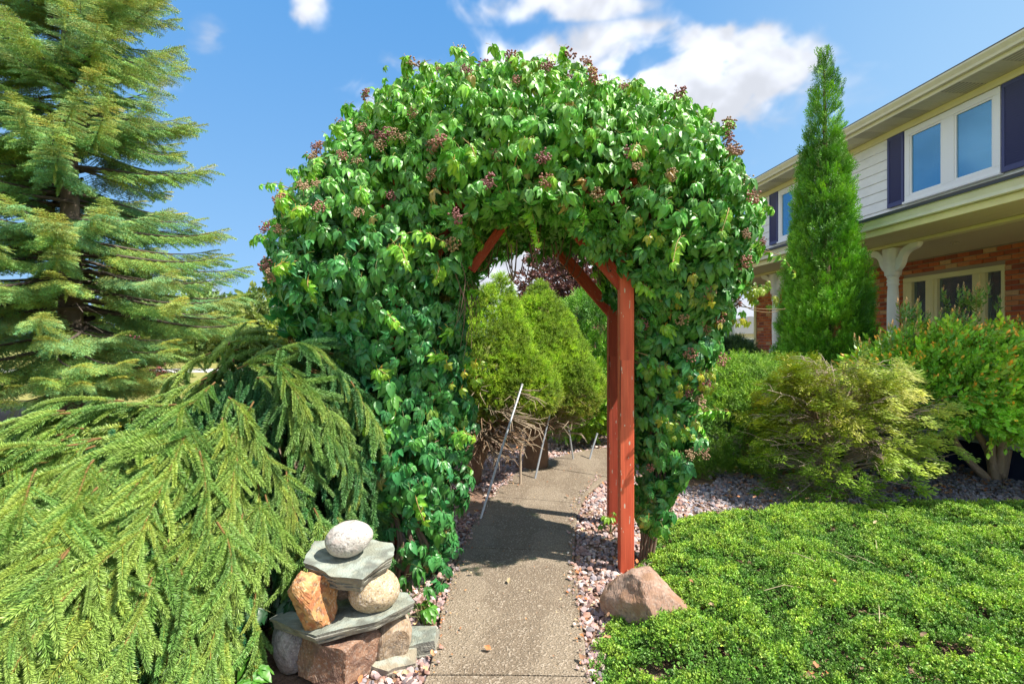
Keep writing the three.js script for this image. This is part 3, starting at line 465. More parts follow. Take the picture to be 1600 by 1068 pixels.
  for (let r = 0; r < 25; r++) for (let s = B0 + (r % 2 ? 0.105 : 0), k = 0; s < B1 - 0.02; s += 0.21, k++) {
    const y = 1.135 + r * 0.0755; if (y > 2.975) break; let a = s, b = s + 0.2; if (y > wy0 - 0.03 && y < wy1 + 0.03) { if (a > w0 - 0.12 && b < w1 + 0.12 && !(a < w0 - 0.06 || b > w1 + 0.06)) continue; if (a < w0 && b > w0) b = w0 - 0.005; else if (b > w1 && a < w1) a = w1 + 0.005; else if (a >= w0 && b <= w1) continue; }
    if (b - a < 0.05) continue; const t = R() < 0.09 ? 5 : R() < 0.1 ? 6 : Math.floor(R() * 5), out = 8.047 - 0.006 * R() - (R() < 0.06 ? 0.008 : 0);
    const big = s < 9.3 && y > 1.95 && s > 6.35 && count < 296, m = new THREE.Matrix4().makeTranslation(out - 8, y, -((a + b) / 2 - 8)).multiply(new THREE.Matrix4().makeRotationX((R() - 0.5) * 0.02)).scale(V(1, 1, (b - a) / 0.2));
    if (big) { count++; const me = mesh('brick', bg[0], tones[t], wall); m.decompose(me.position, me.quaternion, me.scale); } else rest[t].push(bg[0].clone().applyMatrix4(m));
  }
  mesh('near_end_wall', hb(8.0, 15.4, 0, 5.46, S0 - 0.1, S0 - 0.002), white, house);
  const far = part('brick_courses', wall); far.userData.kind = 'stuff'; wall.remove(far); far.name = 'brick_course_rest'; house.add(far);
  rest.forEach((g, t) => { if (g.length) { const me = mesh('far_bricks', joined(g), tones[t], far); me.userData.kind = 'stuff'; } });
  {
    const w = part('porch_window', house), f = 0.085, ms = [[w0, 7.0], [7.0, 7.26], [7.48, 8.06], [8.27, 8.56]];
    const panes = [[7.03, 7.27], [7.47, 8.08], [8.30, 8.58]];
    mesh('frame', joined([hr(7.99, 8.1, wy1 - f, wy1, w0, w1), hr(7.98, 8.1, wy0, wy0 + 0.07, w0 - 0.02, w1 + 0.02), hr(7.991, 8.1, wy0 + 0.07, wy1 - f, w0, 7.03), hr(7.991, 8.1, wy0 + 0.07, wy1 - f, 7.27, 7.47), hr(7.991, 8.1, wy0 + 0.07, wy1 - f, 8.08, 8.30), hr(7.991, 8.1, wy0 + 0.07, wy1 - f, 8.58, w1)]), cream, w);
    mesh('inner_post', joined([hr(7.975, 7.99, wy0 + 0.07, wy1 - f, 7.33, 7.41, 0.003), hr(7.975, 7.99, wy0 + 0.07, wy1 - f, 8.14, 8.24, 0.003)]), cream, w);
    const dg = new THREE.MeshPhysicalMaterial({ color: lin(0.6, 0.7, 0.8), metalness: 0.12, roughness: 0.03, transmission: 1, thickness: 0 });
    for (const [a, b] of panes) mesh('pane', hb(8.05, 8.054, wy0 + 0.06, wy1 - f + 0.01, a - 0.005, b + 0.005), dg, w);
    mesh('room_recess', joined([hb(8.58, 8.6, wy0, wy1, w0, w1), hb(8.3, 8.58, wy1 - 0.02, wy1, w0, w1), hb(8.3, 8.58, wy0, wy0 + 0.02, w0, w1)]), mat([0.03, 0.04, 0.09], 0.9), w);
    mesh('drawn_curtain', hb(8.33, 8.36, wy0 + 0.03, wy1 - 0.03, 7.46, 8.1), mat([0.03, 0.04, 0.12], 0.9), w);
  }
  mesh('corner_trim', hr(7.97, 8.31, 1.1, 3.0, B1 + 0.002, B1 + 0.1), cream, house);
  // deck, skirting, railing
  mesh('porch_deck', hb(6.05, 8.0, 1.06, 1.1, P0, P1), mat([0.45, 0.45, 0.46], 0.7), house);
  const skirt = part('porch_skirting', house), sk = hr(6.08, 6.1, 0.40, 1.055, 0, 0.19, 0.004), sky2 = new THREE.MeshStandardMaterial({ color: lin(0.66, 0.68, 0.72), roughness: 0.7, map: grime });
  for (let s = P0; s < 11; s += 0.2) { const m = mesh('skirting_board', sk, sky2, skirt); m.position.z = -s; }
  mesh('skirting_cap', hr(6.03, 6.09, 0.36, 0.42, P0, P1), sky2, house);
  mesh('foundation', hb(6.10, 6.3, 0.0, 1.05, P0, P1), mat([0.015, 0.025, 0.07], 0.8), house);
  const rail = part('porch_railing', house); mesh('rail', joined([hr(6.36, 6.44, 1.2, 1.25, 10.2, 12.95)]), colM, rail); for (let s = 10.32; s < 12.9; s += 0.14) mesh('baluster', hr(6.385, 6.415, 1.1, 1.2, s, s + 0.03, 0.003), colM, rail);
}
// ------------------------------------------------------------------ timber arbor
const chipR = rng(606), chips = []; for (let k = 0; k < 44; k++) chips.push([chipR(), chipR(), 0.006 + 0.018 * chipR() ** 2, 0.004 + 0.012 * chipR() ** 2, chipR() - 0.5]);
const woodTex = tex(256, 512, (u, v) => { const s = tile(u, v * 0.25, 26, 3, 4), c = fbm(u * 14, v * 1.2, 5, 3); let k = 0.75 + 0.45 * s, chipped = false; const crack = sstep(0.03, 0.0, Math.abs(u - 0.42 - 0.06 * (fbm(v * 6, 1, 2, 3) - 0.5)) - 0.007) * sstep(0.35, 0.5, fbm(v * 4, 8, 1, 2)); const fade = fbm(u * 5 + 3, v * 9, 2, 4); let col = [k * lerp(0.8, 1.15, fade), k * (0.85 + 0.3 * c) * lerp(0.75, 1.5, fade), k * (0.85 + 0.3 * c) * lerp(0.75, 1.6, fade)]; for (const [cu, cv, su, sv, sl] of chips) if (((u - cu - sl * (v - cv)) / su) ** 2 + ((v - cv) / sv) ** 2 < 0.6 + 0.8 * fbm(u * 60, v * 160, 3, 2)) { chipped = true; break; } col = [col[0] * 0.66, col[1] * 0.098, col[2] * 0.040]; if (chipped) return [0.62, 0.47, 0.36]; return mixc(col, [0.07, 0.02, 0.012], crack * 0.85); }, true);
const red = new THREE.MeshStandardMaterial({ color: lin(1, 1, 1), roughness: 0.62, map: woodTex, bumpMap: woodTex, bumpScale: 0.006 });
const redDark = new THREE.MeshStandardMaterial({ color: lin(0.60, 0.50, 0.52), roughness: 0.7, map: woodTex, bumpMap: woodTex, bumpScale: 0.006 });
{
  const arbor = thing('garden_arbor', 'red painted timber arch arbor standing over the concrete path under the creeper', 'arbor', [0.02, 0, -3.95]);
  const L = (x, d) => [x - 0.02, -(d - 3.95)];
  const post = (x, d, m) => { const g = rbox(0.094, 2.5, 0.09, 0.006, 0, 1.25, 0), p = g.attributes.position; for (let i = 0; i < p.count; i++) g.attributes.uv.setXY(i, (p.getX(i) + p.getZ(i)) * 4 + 0.42, p.getY(i) * 0.7); const b = mesh('post', g, m, arbor), [lx, lz] = L(x, d); b.position.set(lx, 0, lz); };
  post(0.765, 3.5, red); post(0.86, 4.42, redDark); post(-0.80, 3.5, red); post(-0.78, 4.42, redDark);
  for (const d of [3.5, 4.42]) {                                    // arched braces under a top beam
    const [, lz] = L(0, d);
    for (const s of [1, -1]) {                                      // straight knee braces from post to beam
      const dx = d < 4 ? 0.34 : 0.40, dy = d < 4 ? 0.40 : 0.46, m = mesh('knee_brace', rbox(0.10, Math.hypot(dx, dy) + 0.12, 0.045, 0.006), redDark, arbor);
      m.position.set(s * (d < 4 ? 0.56 : 0.60), d < 4 ? 2.14 : 2.07, lz - 0.03); m.rotation.z = s * Math.atan2(dx, dy);
    }
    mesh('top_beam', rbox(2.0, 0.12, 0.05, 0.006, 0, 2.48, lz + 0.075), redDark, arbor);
  }
  { const b = mesh('diagonal_brace', rbox(0.06, 0.40, 0.05, 0.006), redDark, arbor); b.position.set(-0.19, 2.21, 0.32); b.rotation.z = -0.62; }
  for (const x of [-0.78, 0.83]) { mesh('side_beam', rbox(0.05, 0.1, 1.3, 0.006, x + (x > 0 ? 0.085 : -0.085), 2.38, 0), redDark, arbor); if (x < 0) for (let k = 0; k < 4; k++) mesh('side_slat', rbox(0.03, 0.05, 0.9, 0.004, x + (x > 0 ? 0.075 : -0.075), 0.5 + k * 0.45, 0), redDark, arbor); }
  for (let k = 0; k < 6; k++) mesh('top_slat', rbox(0.05, 0.04, 1.3, 0.004, -0.75 + k * 0.3, 2.57, 0), redDark, arbor);
}
// ------------------------------------------------------------------ the creeper over it
const vineF = p => {
  let f = ell(p, [0.03, 2.58, -3.90], [1.40, 0.84, 0.92]);
  f = smin(f, ell(p, [-0.12, 3.0, -3.92], [1.14, 0.46, 0.8]), 0.15);
  f = smin(f, ell(p, [0.95, 2.84, -3.85], [0.52, 0.42, 0.7]), 0.15);
  f = smin(f, ell(p, [-1.13, 2.22, -3.72], [0.47, 0.60, 0.72]), 0.2);
  f = smin(f, ell(p, [1.15, 2.34, -3.75], [0.46, 0.58, 0.72]), 0.2);
  f = smin(f, ell(p, [-1.10, 1.86, -3.6], [0.46, 0.40, 0.55]), 0.15);
  f = smin(f, cone(p, [-0.84, 2.1, -3.6], 0.52, [-0.73, 0.95, -3.55], 0.40), 0.12);
  f = smin(f, cone(p, [-0.73, 0.95, -3.55], 0.40, [-0.50, 0.12, -3.32], 0.17), 0.08);
  f = smin(f, cone(p, [1.18, 2.1, -3.74], 0.34, [1.12, 1.1, -3.72], 0.23), 0.12);
  f = smin(f, cone(p, [1.12, 1.1, -3.72], 0.23, [0.99, 0.42, -3.62], 0.12), 0.08);
  const b = 0.26 * (fbm(p.x * 2.6, p.y * 2.6, p.z * 2.6, 3) - 0.5) + 0.15 * (noise(p.x * 6, p.y * 6, p.z * 6) - 0.5); f += b;
  const ax = Math.abs(p.x - 0.215), ay = Math.max(p.y - 1.60, 0) * 0.74, arch = Math.cbrt(ax * ax * ax + ay * ay * ay) - 0.565;
  return Math.max(f, -Math.min(Math.max(Math.abs(p.x - 0.24) - 0.54, p.y - 1.6), Math.max(arch, 1.6 - p.y)) + b * 0.5);
};
{
  const R = rng(9), vine = thing('climbing_creeper', 'dense green five leaved creeper with pinkish berry clusters smothering the red arbor', 'climbing plant', [-0.55, 0, -3.5]);
  const rnd = rng(91), geos = [0, 1, 2, 3, 4].map(() => creeperLeaf(rnd));
  const leaf = leafMat([1, 1, 1], 0.42, 0.38, { vertexColors: true });
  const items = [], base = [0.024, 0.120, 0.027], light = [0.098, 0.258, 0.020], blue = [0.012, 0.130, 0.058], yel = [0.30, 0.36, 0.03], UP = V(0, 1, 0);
  const pts = shell(vineF, [-1.9, 0.02, -5.0], [1.9, 3.7, -2.7], 11500, R, 0.26, (p, n) => !(p.x > 0.70 && p.x < 0.84 && p.z > -3.62 && p.y < 2.02) && !(Math.abs(p.x + 0.14) < 0.11 && Math.abs(p.y - 2.22) < 0.15 && p.z > -3.68) && !(p.z < -4.3 && R() < 0.4));
  for (const { p, n, into } of pts) {
    const hang = V(n.x * 0.55, -1.0, n.z * 0.55).addScaledVector(V(R() - 0.5, R() - 0.5, R() - 0.5), 1.2); if (n.y > 0.5) hang.y *= lerp(1, 0.35, (n.y - 0.5) * 2);
    const nr = n.clone().multiplyScalar(0.8).addScaledVector(UP, 0.6).addScaledVector(V(R() - 0.42, R() - 0.5, R() - 0.5), 1.35).normalize();
    const tip = hang.addScaledVector(nr, -hang.dot(nr) * 0.75).normalize();
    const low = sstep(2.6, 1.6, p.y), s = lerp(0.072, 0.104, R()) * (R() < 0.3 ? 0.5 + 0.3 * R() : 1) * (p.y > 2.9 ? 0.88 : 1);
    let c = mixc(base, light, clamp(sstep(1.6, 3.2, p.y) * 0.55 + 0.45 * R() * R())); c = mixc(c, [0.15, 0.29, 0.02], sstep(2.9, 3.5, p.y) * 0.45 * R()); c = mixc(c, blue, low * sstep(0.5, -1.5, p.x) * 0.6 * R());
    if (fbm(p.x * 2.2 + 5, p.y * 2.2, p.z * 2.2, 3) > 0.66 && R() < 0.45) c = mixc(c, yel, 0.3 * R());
    if (R() < 0.014) c = mixc(c, [0.22, 0.12, 0.04], 0.4 + 0.4 * R());
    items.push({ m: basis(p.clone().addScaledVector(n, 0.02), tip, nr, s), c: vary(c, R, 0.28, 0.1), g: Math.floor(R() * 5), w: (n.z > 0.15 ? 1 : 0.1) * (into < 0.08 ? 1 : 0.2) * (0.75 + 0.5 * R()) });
  }
  for (let k = 0; k < 260; k++) { const a = lerp(0.5, 1.7, R()), p = V(0.02 + 0.72 * Math.cos(a) + 0.06 * (R() - 0.5), 2.02 + 0.40 * Math.sin(a) + 0.10 * (R() - 0.2), (R() < 0.7 ? -3.40 : -4.25) + 0.12 * (R() - 0.5)); if (a < 0.75 && R() < 0.8) continue; items.push({ m: basis(p, V(R() - 0.5, -1.2, R() - 0.3), V(R() - 0.5, 0.4, 0.8), 0.06 + 0.04 * R()), c: vary(mixc(base, light, 0.6 * R()), R, 0.28, 0.1), g: Math.floor(R() * 5), w: 0.6 }); }
  for (let k = 0; k < 46; k++) { const u = R() ** 1.3, p = D(0.40 + 0.22 * u + 0.10 * (R() - 0.5), 2.36 - 0.24 * u + 0.10 * (R() - 0.5), 3.36 + 0.08 * (R() - 0.5)); items.push({ m: basis(p, V(R() - 0.5, -1.2, R() - 0.3), V(R() - 0.5, 0.4, 0.8), 0.055 + 0.04 * R()), c: vary(mixc(base, light, 0.6 * R()), R, 0.28, 0.1), g: Math.floor(R() * 5), w: 0.8 }); }
  for (let k = 0; k < 2600;) { const p = V(lerp(-1.6, 1.6, R()), lerp(0.3, 3.3, R()), lerp(-4.5, -3.2, R())), f = vineF(p); if (f > -0.2 || f < -0.55) continue; k++; items.push({ m: basis(p, V(R() - 0.5, -1, R() - 0.5), V(R() - 0.5, 0.8, R()), 0.12), c: vary(mixc(base, light, 0.3 * R()), R, 0.25), g: Math.floor(R() * 5), w: 0.01 }); }
  // stray shoots standing out of the mass
  { const sg = new THREE.MeshStandardMaterial({ color: lin(0.28, 0.20, 0.08), roughness: 0.8 });
    for (const { p, n } of shell(vineF, [-1.9, 0.4, -4.4], [1.9, 3.7, -2.7], 120, R, 0.03, (p, n) => n.z > -0.3 && (n.y > -0.2 || R() < 0.3))) {
      const L = (0.08 + 0.22 * R() * R()) * (n.y > 0.45 ? 0.55 : 1), side = V(R() - 0.5, (R() - 0.35) * 1.2, R() - 0.5).normalize(), a = p.clone().addScaledVector(n, -0.05), b = a.clone().addScaledVector(n, 0.05 + L * 0.6).addScaledVector(side, L * 0.4), c2 = b.clone().addScaledVector(n, L * 0.4).addScaledVector(side, L * 0.5).add(V(0, -L * 0.5, 0)), curve = new THREE.CatmullRomCurve3([a, b, c2]);
      mesh('shoot', new Geo().tube(curve.getPoints(8).map(q => q.clone().sub(vine.position)), 0.004, 0.002, [1, 1, 1], 4), sg, vine);
      const m = 4 + Math.floor(R() * 3); for (let k = 0; k < m; k++) { const q = curve.getPoint(0.35 + 0.65 * k / (m - 1)); items.push({ m: basis(q, V(R() - 0.5, -0.9, R() - 0.5).addScaledVector(n, 0.5), n.clone().add(V(R() - 0.5, 0.8, R() - 0.5)), lerp(0.085, 0.035, k / m) * (0.8 + 0.4 * R())), c: vary(mixc(light, yel, 0.35 * R() * k / m), R, 0.25), g: Math.floor(R() * 5), w: 0.5 }); }
    } }
  // loose yellow green sprigs
  for (const [x, y, d, n] of [[0.82, 2.22, 3.12, 10], [1.10, 1.92, 3.18, 12], [1.16, 1.82, 3.2, 10], [0.1, 3.22, 3.25, 14], [0.25, 3.18, 3.3, 12], [1.62, 1.95, 3.55, 16], [1.72, 1.88, 3.6, 16], [1.5, 1.75, 3.5, 10], [-0.3, 1.35, 3.1, 8], [1.2, 1.3, 3.4, 16], [1.1, 1.0, 3.4, 12]]) for (let k = 0; k < n; k++) {
    const p = D(x + (R() - 0.5) * 0.24, y + (R() - 0.5) * 0.16, d + (R() - 0.5) * 0.14); items.push({ m: basis(p, V(R() - 0.5, -0.4 - R(), R()), V(R() - 0.5, 0.6, 0.9), 0.035 + 0.025 * R()), c: vary(mixc(yel, light, R()), R, 0.3, 0.12, 1.1), g: Math.floor(R() * 5), w: 0.2 });
  }
  for (const { p, n } of shell(vineF, [0.75, 0.2, -4.5], [1.6, 2.1, -2.9], 900, R, 0.12, (p, n) => !(p.x < 0.84 && p.z > -3.62))) items.push({ m: basis(p, V(n.x * 0.5 + R() - 0.5, -1, n.z * 0.5 + R() - 0.5), n.clone().add(V(0, 0.5, 0)), 0.075 + 0.03 * R()), c: vary(mixc(base, light, R() * 0.5), R, 0.28, 0.1), g: Math.floor(R() * 5), w: 0.6 });
  spread(vine, 'foliage', geos, leaf, items, { single: 'leaf', count: 295, unit: 'leaf_mass' });
  // woody stems, seen at the foot and under the arch
  const sm = stemMat([0.17, 0.11, 0.08]);
  const stem = (pts, r0, r1) => mesh('stem', new Geo().tube(new THREE.CatmullRomCurve3(pts.map(q => q.clone().sub(vine.position))).getPoints(22), r0, r1, [1, 1, 1], 6), sm, vine);
  for (let k = 0; k < 9; k++) stem([D(-0.86 + 0.03 * k, 0.0, 3.18 + 0.03 * k), D(-0.82 + 0.03 * k + 0.05 * R(), 0.25, 3.28), D(-0.82 + 0.05 * R(), 0.7, 3.4), D(-0.85 + 0.2 * R(), 1.6, 3.5), D(-0.6 + 0.3 * R(), 2.4, 3.6)], 0.012 + 0.006 * R(), 0.006);
  for (let k = 0; k < 5; k++) stem([D(0.9 + 0.02 * k, 0.0, 3.66), D(0.96 + 0.03 * k, 0.6, 3.68), D(1.0, 1.3, 3.62 + 0.1 * R()), D(0.95, 2.2, 3.7)], 0.012, 0.007);
  for (let k = 0; k < 34; k++) { const x = -0.45 + 1.3 * R(), y = 2.02 + 0.3 * R(), d = 3.35 + 1.0 * R(), dx = (R() - 0.5) * 0.5; stem([D(x, y + 0.15, d), D(x + dx * 0.3, y + 0.02 - 0.12 * R(), d - 0.05), D(x + dx * 0.7, y - 0.05 + 0.1 * R(), d), D(x + dx, y + 0.2, d + 0.1)], 0.0045, 0.003); }
  for (let k = 0; k < 18; k++) { const x = -0.32 + 0.12 * (R() - 0.5), y = 2.1 - 0.3 * R(), d = 3.2 + 0.9 * R(); stem([D(x, y, d), D(x + 0.03, y - 0.1, d), D(x + (R() - 0.5) * 0.1, y - 0.35 * R() - 0.1, d - 0.03)], 0.003, 0.0015); }
  // berry clusters
  const bg = rr => { const g = []; for (let k = 0; k < 46; k++) { const a = rr() * 6.28, e = rr(), q = 0.5 * Math.sqrt(rr()); g.push(new THREE.IcosahedronGeometry(0.05 + 0.025 * rr(), 1).translate(Math.cos(a) * q, 0.1 + 0.75 * e * (1 - q * 0.5) * rr() + 0.25, Math.sin(a) * q)); } const st = new Geo(); for (let k = 0; k < 9; k++) { const a = rr() * 6.28; st.tube([V(0, -0.3, 0), V(0, 0.1, 0), V(Math.cos(a) * 0.35, 0.45 + 0.3 * rr(), Math.sin(a) * 0.35)], 0.02, 0.012, [1, 1, 1], 4); } const s = st.done(); s.deleteAttribute('color'); g.forEach(x => x.deleteAttribute('color')); return joined([...g.map(x => mergeVertices(x)), s]); };
  const rb = rng(33), bgs = [bg(rb), bg(rb), bg(rb)], bm = [[0.30, 0.135, 0.10], [0.26, 0.15, 0.09], [0.22, 0.085, 0.085], [0.34, 0.23, 0.13]].map(c => mat(c, 0.5));
  const bp = shell(vineF, [-1.9, 0.8, -3.95], [1.9, 3.7, -2.7], 78, rb, 0.02, (p, n) => n.z > 0.25 && p.y > 1.5 + rb() * 1.2);
  bp.push(...shell(vineF, [0.9, 0.5, -3.9], [1.5, 1.9, -3.0], 16, rb, 0.02, (p, n) => n.z > 0.1));
  for (const { p, n } of bp) { const m = mesh('berry_cluster', bgs[Math.floor(rb() * 3)], bm[Math.floor(rb() * 4)], vine), q = p.clone().addScaledVector(n, 0.01).sub(vine.position); m.position.copy(q); m.quaternion.setFromUnitVectors(V(0, 1, 0), n.clone().addScaledVector(V(rb() - 0.5, 0.2, rb() - 0.5), 0.7).normalize()); m.scale.setScalar(0.06 + 0.045 * rb()); }
  // tendrils against the sky
  const tm = stemMat([0.20, 0.14, 0.07]);
  for (const [x, y, d, dx, dy] of [[-0.72, 3.38, 3.7, -0.06, 0.18], [-0.98, 3.18, 3.7, -0.03, 0.14], [-1.35, 2.95, 3.7, -0.05, 0.1], [0.75, 3.28, 3.8, 0.14, 0.12], [1.0, 3.2, 3.8, 0.12, 0.14], [0.2, 3.44, 3.8, 0.05, 0.1], [-0.5, 3.45, 3.7, -0.12, 0.1], [1.55, 1.95, 3.6, 0.28, -0.08], [1.58, 1.9, 3.62, 0.3, -0.02]]) {
    const a = D(x, y - 0.1, d).sub(vine.position); mesh('tendril', new Geo().tube(new THREE.CatmullRomCurve3([a, a.clone().add(V(dx * 0.3, dy * 0.9, 0.02)), a.clone().add(V(dx * 0.8, dy * 1.2, 0)), a.clone().add(V(dx * 1.1, dy, -0.02)), a.clone().add(V(dx * 1.0, dy * 0.85, 0.02))]).getPoints(16), 0.004, 0.0015, [1, 1, 1], 4), tm, vine);
  }
}
// a small self-sown creeper seedling
{
  const rnd = rng(411), geos = [0, 1, 2].map(() => creeperLeaf(rnd)), lm = [[0.07, 0.24, 0.02], [0.035, 0.16, 0.02], [0.16, 0.33, 0.015], [0.014, 0.075, 0.022]].map(c => leafMat(c, 0.45, 0.3, { vertexColors: true })), sm = stemMat([0.12, 0.14, 0.05]);
  const plant = (label, x, d, n, s, h, m, seed, spreadR) => {
    const R = rng(seed), t = thing('creeper_seedling', label, 'seedling', [x, 0, -d]);
    for (let k = 0; k < n; k++) { const a = R() * 6.28, q = spreadR * Math.sqrt(R()), p = V(Math.cos(a) * q, h * (0.35 + 0.65 * R()), Math.sin(a) * q); mesh('stem', new Geo().tube([V(0, 0, 0), V(p.x * 0.3, p.y * 0.7, p.z * 0.3), p.clone()], 0.004, 0.002, [1, 1, 1], 4), sm, t); const l = mesh('leaf', geos[k % 3], lm[m], t); basis(p, V(Math.cos(a), -0.5 * R(), Math.sin(a) + 0.5), V((R() - 0.5) * 0.7, 1, 0.5 * R()), s * (0.75 + 0.4 * R())).decompose(l.position, l.quaternion, l.scale); }
  };
  plant('small bright green creeper seedling left of the grey boulder of the cairn', -1.14, 2.26, 7, 0.1, 0.16, 0, 1, 0.07);
  plant('yellow green creeper seedling in front of the brown base stone of the cairn', -0.93, 2.14, 9, 0.055, 0.12, 2, 2, 0.06);
  plant('light green creeper sprig beside the path edge, right of the cairn', -0.50, 2.86, 8, 0.085, 0.15, 0, 3, 0.1);
  plant('dark green creeper growing in shade between the spruce and the cairn', -1.16, 2.62, 16, 0.11, 0.34, 3, 4, 0.15);
  plant('tiny creeper sprout at the foot of the rear red arbor post', 0.80, 4.2, 9, 0.06, 0.16, 2, 5, 0.09);
  plant('green creeper shoot growing behind the upper slate of the cairn', -0.60, 2.95, 9, 0.09, 0.28, 1, 6, 0.12);
}
// ------------------------------------------------------------------ weeping spruce in the left foreground
{
  const R = rng(21), t = thing('weeping_spruce', 'low weeping spruce mounding left of the arbor, long drooping needled branches', 'conifer', [-1.5, 0, -3.1]);
  const f = p => {
    let d = ell(p, [-1.50, 0.62, -3.45], [0.72, 0.88, 0.72]);
    d = smin(d, ell(p, [-2.05, 0.42, -2.75], [0.86, 0.72, 0.70]), 0.25);
    d = smin(d, ell(p, [-2.30, 0.16, -2.05], [0.92, 0.80, 0.58]), 0.22);
    d = smin(d, ell(p, [-1.60, 0.0, -2.15], [0.36, 0.78, 0.50]), 0.2);
    d = smin(d, ell(p, [-1.24, 0.48, -3.22], [0.34, 0.96, 0.5]), 0.12);
    d = smin(d, ell(p, [-3.0, 0.2, -2.8], [0.9, 0.75, 0.8]), 0.2);
    return d + 0.14 * (fbm(p.x * 2.4, p.y * 2.4, p.z * 2.4, 3) - 0.5);
  };
  const gr = rng(3), geos = [needleTwig(gr, 420, 1, 0.115, 0.012), needleTwig(gr, 400, 1, 0.125, 0.012, { bend: 0.35, sway: 0.14 }), needleTwig(gr, 180, 1, 0.2, 0.022, { bend: 0.1 }), needleTwig(gr, 400, 1, 0.12, 0.012, { bend: 0.2, sway: -0.17 })];
  const nm = new THREE.MeshPhysicalMaterial({ color: 0xffffff, roughness: 0.5, vertexColors: true, side: THREE.DoubleSide, transmission: 0.15, thickness: 0 }), items = [];
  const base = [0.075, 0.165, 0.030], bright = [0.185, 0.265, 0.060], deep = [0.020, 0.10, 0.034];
  const wood = new THREE.MeshStandardMaterial({ color: lin(0.36, 0.20, 0.085), roughness: 0.85, map: barkTex, vertexColors: true });
  const onto = (p, off) => { for (let i = 0; i < 3; i++) { const n = grad(f, p); p.addScaledVector(n, (off - f(p)) * 0.9); } return p; };
  const starts = shell(f, [-3.6, 0.05, -4.3], [-0.7, 1.7, -1.2], 420, R, 0.02, (p, n) => R() < 0.25 + clamp(n.y) * 0.9 && p.y > 0.2);
  for (const { p } of starts) {
    let q = p.clone(); const pts = [], n0 = grad(f, q), turn = (R() - 0.5) * 1.3, len = 0.45 + 0.75 * R(), step = 0.035, off0 = -0.03 + 0.16 * R() * R(), tone = R();
    const away = V(q.x + 1.75, 0, q.z + 3.1).normalize(); let dir = null;
    for (let s = 0; s < len; s += step) {
      const n = grad(f, q), flow = V(away.x * 0.8, -0.9, away.z * 0.8); flow.addScaledVector(n, -flow.dot(n)).normalize(); flow.applyAxisAngle(n, turn * (1 - s / len) + 0.5 * (noise(q.x * 5, q.y * 5, q.z * 5) - 0.5)); dir = dir ? dir.lerp(flow, 0.3).normalize() : flow;
      q = onto(q.addScaledVector(dir, step), off0 + 0.05 * Math.sin(Math.min(1, s / len * 1.1) * Math.PI)); if (q.y < 0.02) break; pts.push(q.clone());
    }
    if (pts.length < 5) continue;
    const bare = 0.08;
    for (let k = 1; k < pts.length; k++) {
      const a = pts[k - 1], b = pts[k], d = b.clone().sub(a).normalize(), n = grad(f, b), side = d.clone().cross(n).normalize(), u = k / (pts.length - 1);
      const sgn = k % 2 ? 1 : -1, put = (sg, len2, spreadA) => {
        const tip = d.clone().multiplyScalar(0.8).addScaledVector(side, sg * spreadA).addScaledVector(n, 0.85 * (R() - 0.3)).add(V(0, -0.42 - 0.25 * R(), 0)).normalize();
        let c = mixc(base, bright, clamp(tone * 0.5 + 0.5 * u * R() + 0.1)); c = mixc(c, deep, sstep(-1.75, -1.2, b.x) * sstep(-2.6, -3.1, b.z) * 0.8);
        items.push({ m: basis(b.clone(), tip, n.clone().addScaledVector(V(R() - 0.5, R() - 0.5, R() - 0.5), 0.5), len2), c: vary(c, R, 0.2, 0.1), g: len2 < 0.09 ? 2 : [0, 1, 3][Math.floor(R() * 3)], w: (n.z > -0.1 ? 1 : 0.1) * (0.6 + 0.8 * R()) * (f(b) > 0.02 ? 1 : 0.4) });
      };
      const put2 = put; const L = (0.225 - 0.07 * u) * (0.5 + 0.8 * R()); if (R() < 0.62) { if (R() < 0.8) put(1, L, 0.45 + 0.7 * R()); if (R() < 0.8) put(-1, L * 0.9, 0.45 + 0.7 * R()); if (R() < 0.3) put(sgn * 0.15, L * 0.85, 0.3); }
      if (k === pts.length - 1) put(0, 0.21, 0);
      else if (k > 1) items.push({ m: basis(a.clone(), d.clone().addScaledVector(n, 0.2).addScaledVector(side, 0.8 * (R() - 0.5)), n, 0.10 + 0.05 * R()), c: vary(mixc(base, bright, 0.5 + 0.5 * tone), R, 0.15), g: 1, w: 0.5 });
    }
    mesh('branch', new Geo().tube(pts.map(x => x.clone().sub(t.position)), 0.0055, 0.002, [0.5, 0.5, 0.36], 5, [0.7, 0.9, 0.4]), wood, t);
  }
  // inner shade twigs so that the mound is not hollow
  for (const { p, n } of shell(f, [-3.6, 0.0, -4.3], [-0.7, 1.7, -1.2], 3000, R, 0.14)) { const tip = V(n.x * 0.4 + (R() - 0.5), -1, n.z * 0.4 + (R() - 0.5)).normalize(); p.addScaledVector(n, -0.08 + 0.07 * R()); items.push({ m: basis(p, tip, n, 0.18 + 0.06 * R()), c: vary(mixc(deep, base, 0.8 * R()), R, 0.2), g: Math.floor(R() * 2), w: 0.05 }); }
  // level shoots reaching out to the left at the back, one upright leader
  for (let k = 0; k < 34; k++) { const p = D(-2.0 - 0.75 * R(), 1.02 + 0.08 * R() - 0.04 * (k % 3), 2.75 + 0.25 * R()), a = V(-1, 0.05 - 0.3 * R(), 0.35 * (R() - 0.4)); for (let s = 0; s < 4; s++) items.push({ m: basis(p.clone().addScaledVector(a, s * 0.05), a.clone().add(V(0, -0.1, (s % 2 ? 1 : -1) * 0.35 * R())), V(0, 1, 0.2), 0.2 + 0.08 * R()), c: vary(bright, R, 0.2), g: 0, w: 0.9 }); }
  items.push({ m: basis(D(-1.79, 1.36, 3.25), V(-0.25, 1, 0), V(0, 0, 1), 0.12), c: vary(base, R, 0.1), g: 0, w: 1 });
  spread(t, 'foliage', geos, nm, items, { single: 'twig', count: 295, unit: 'twig_mass' });
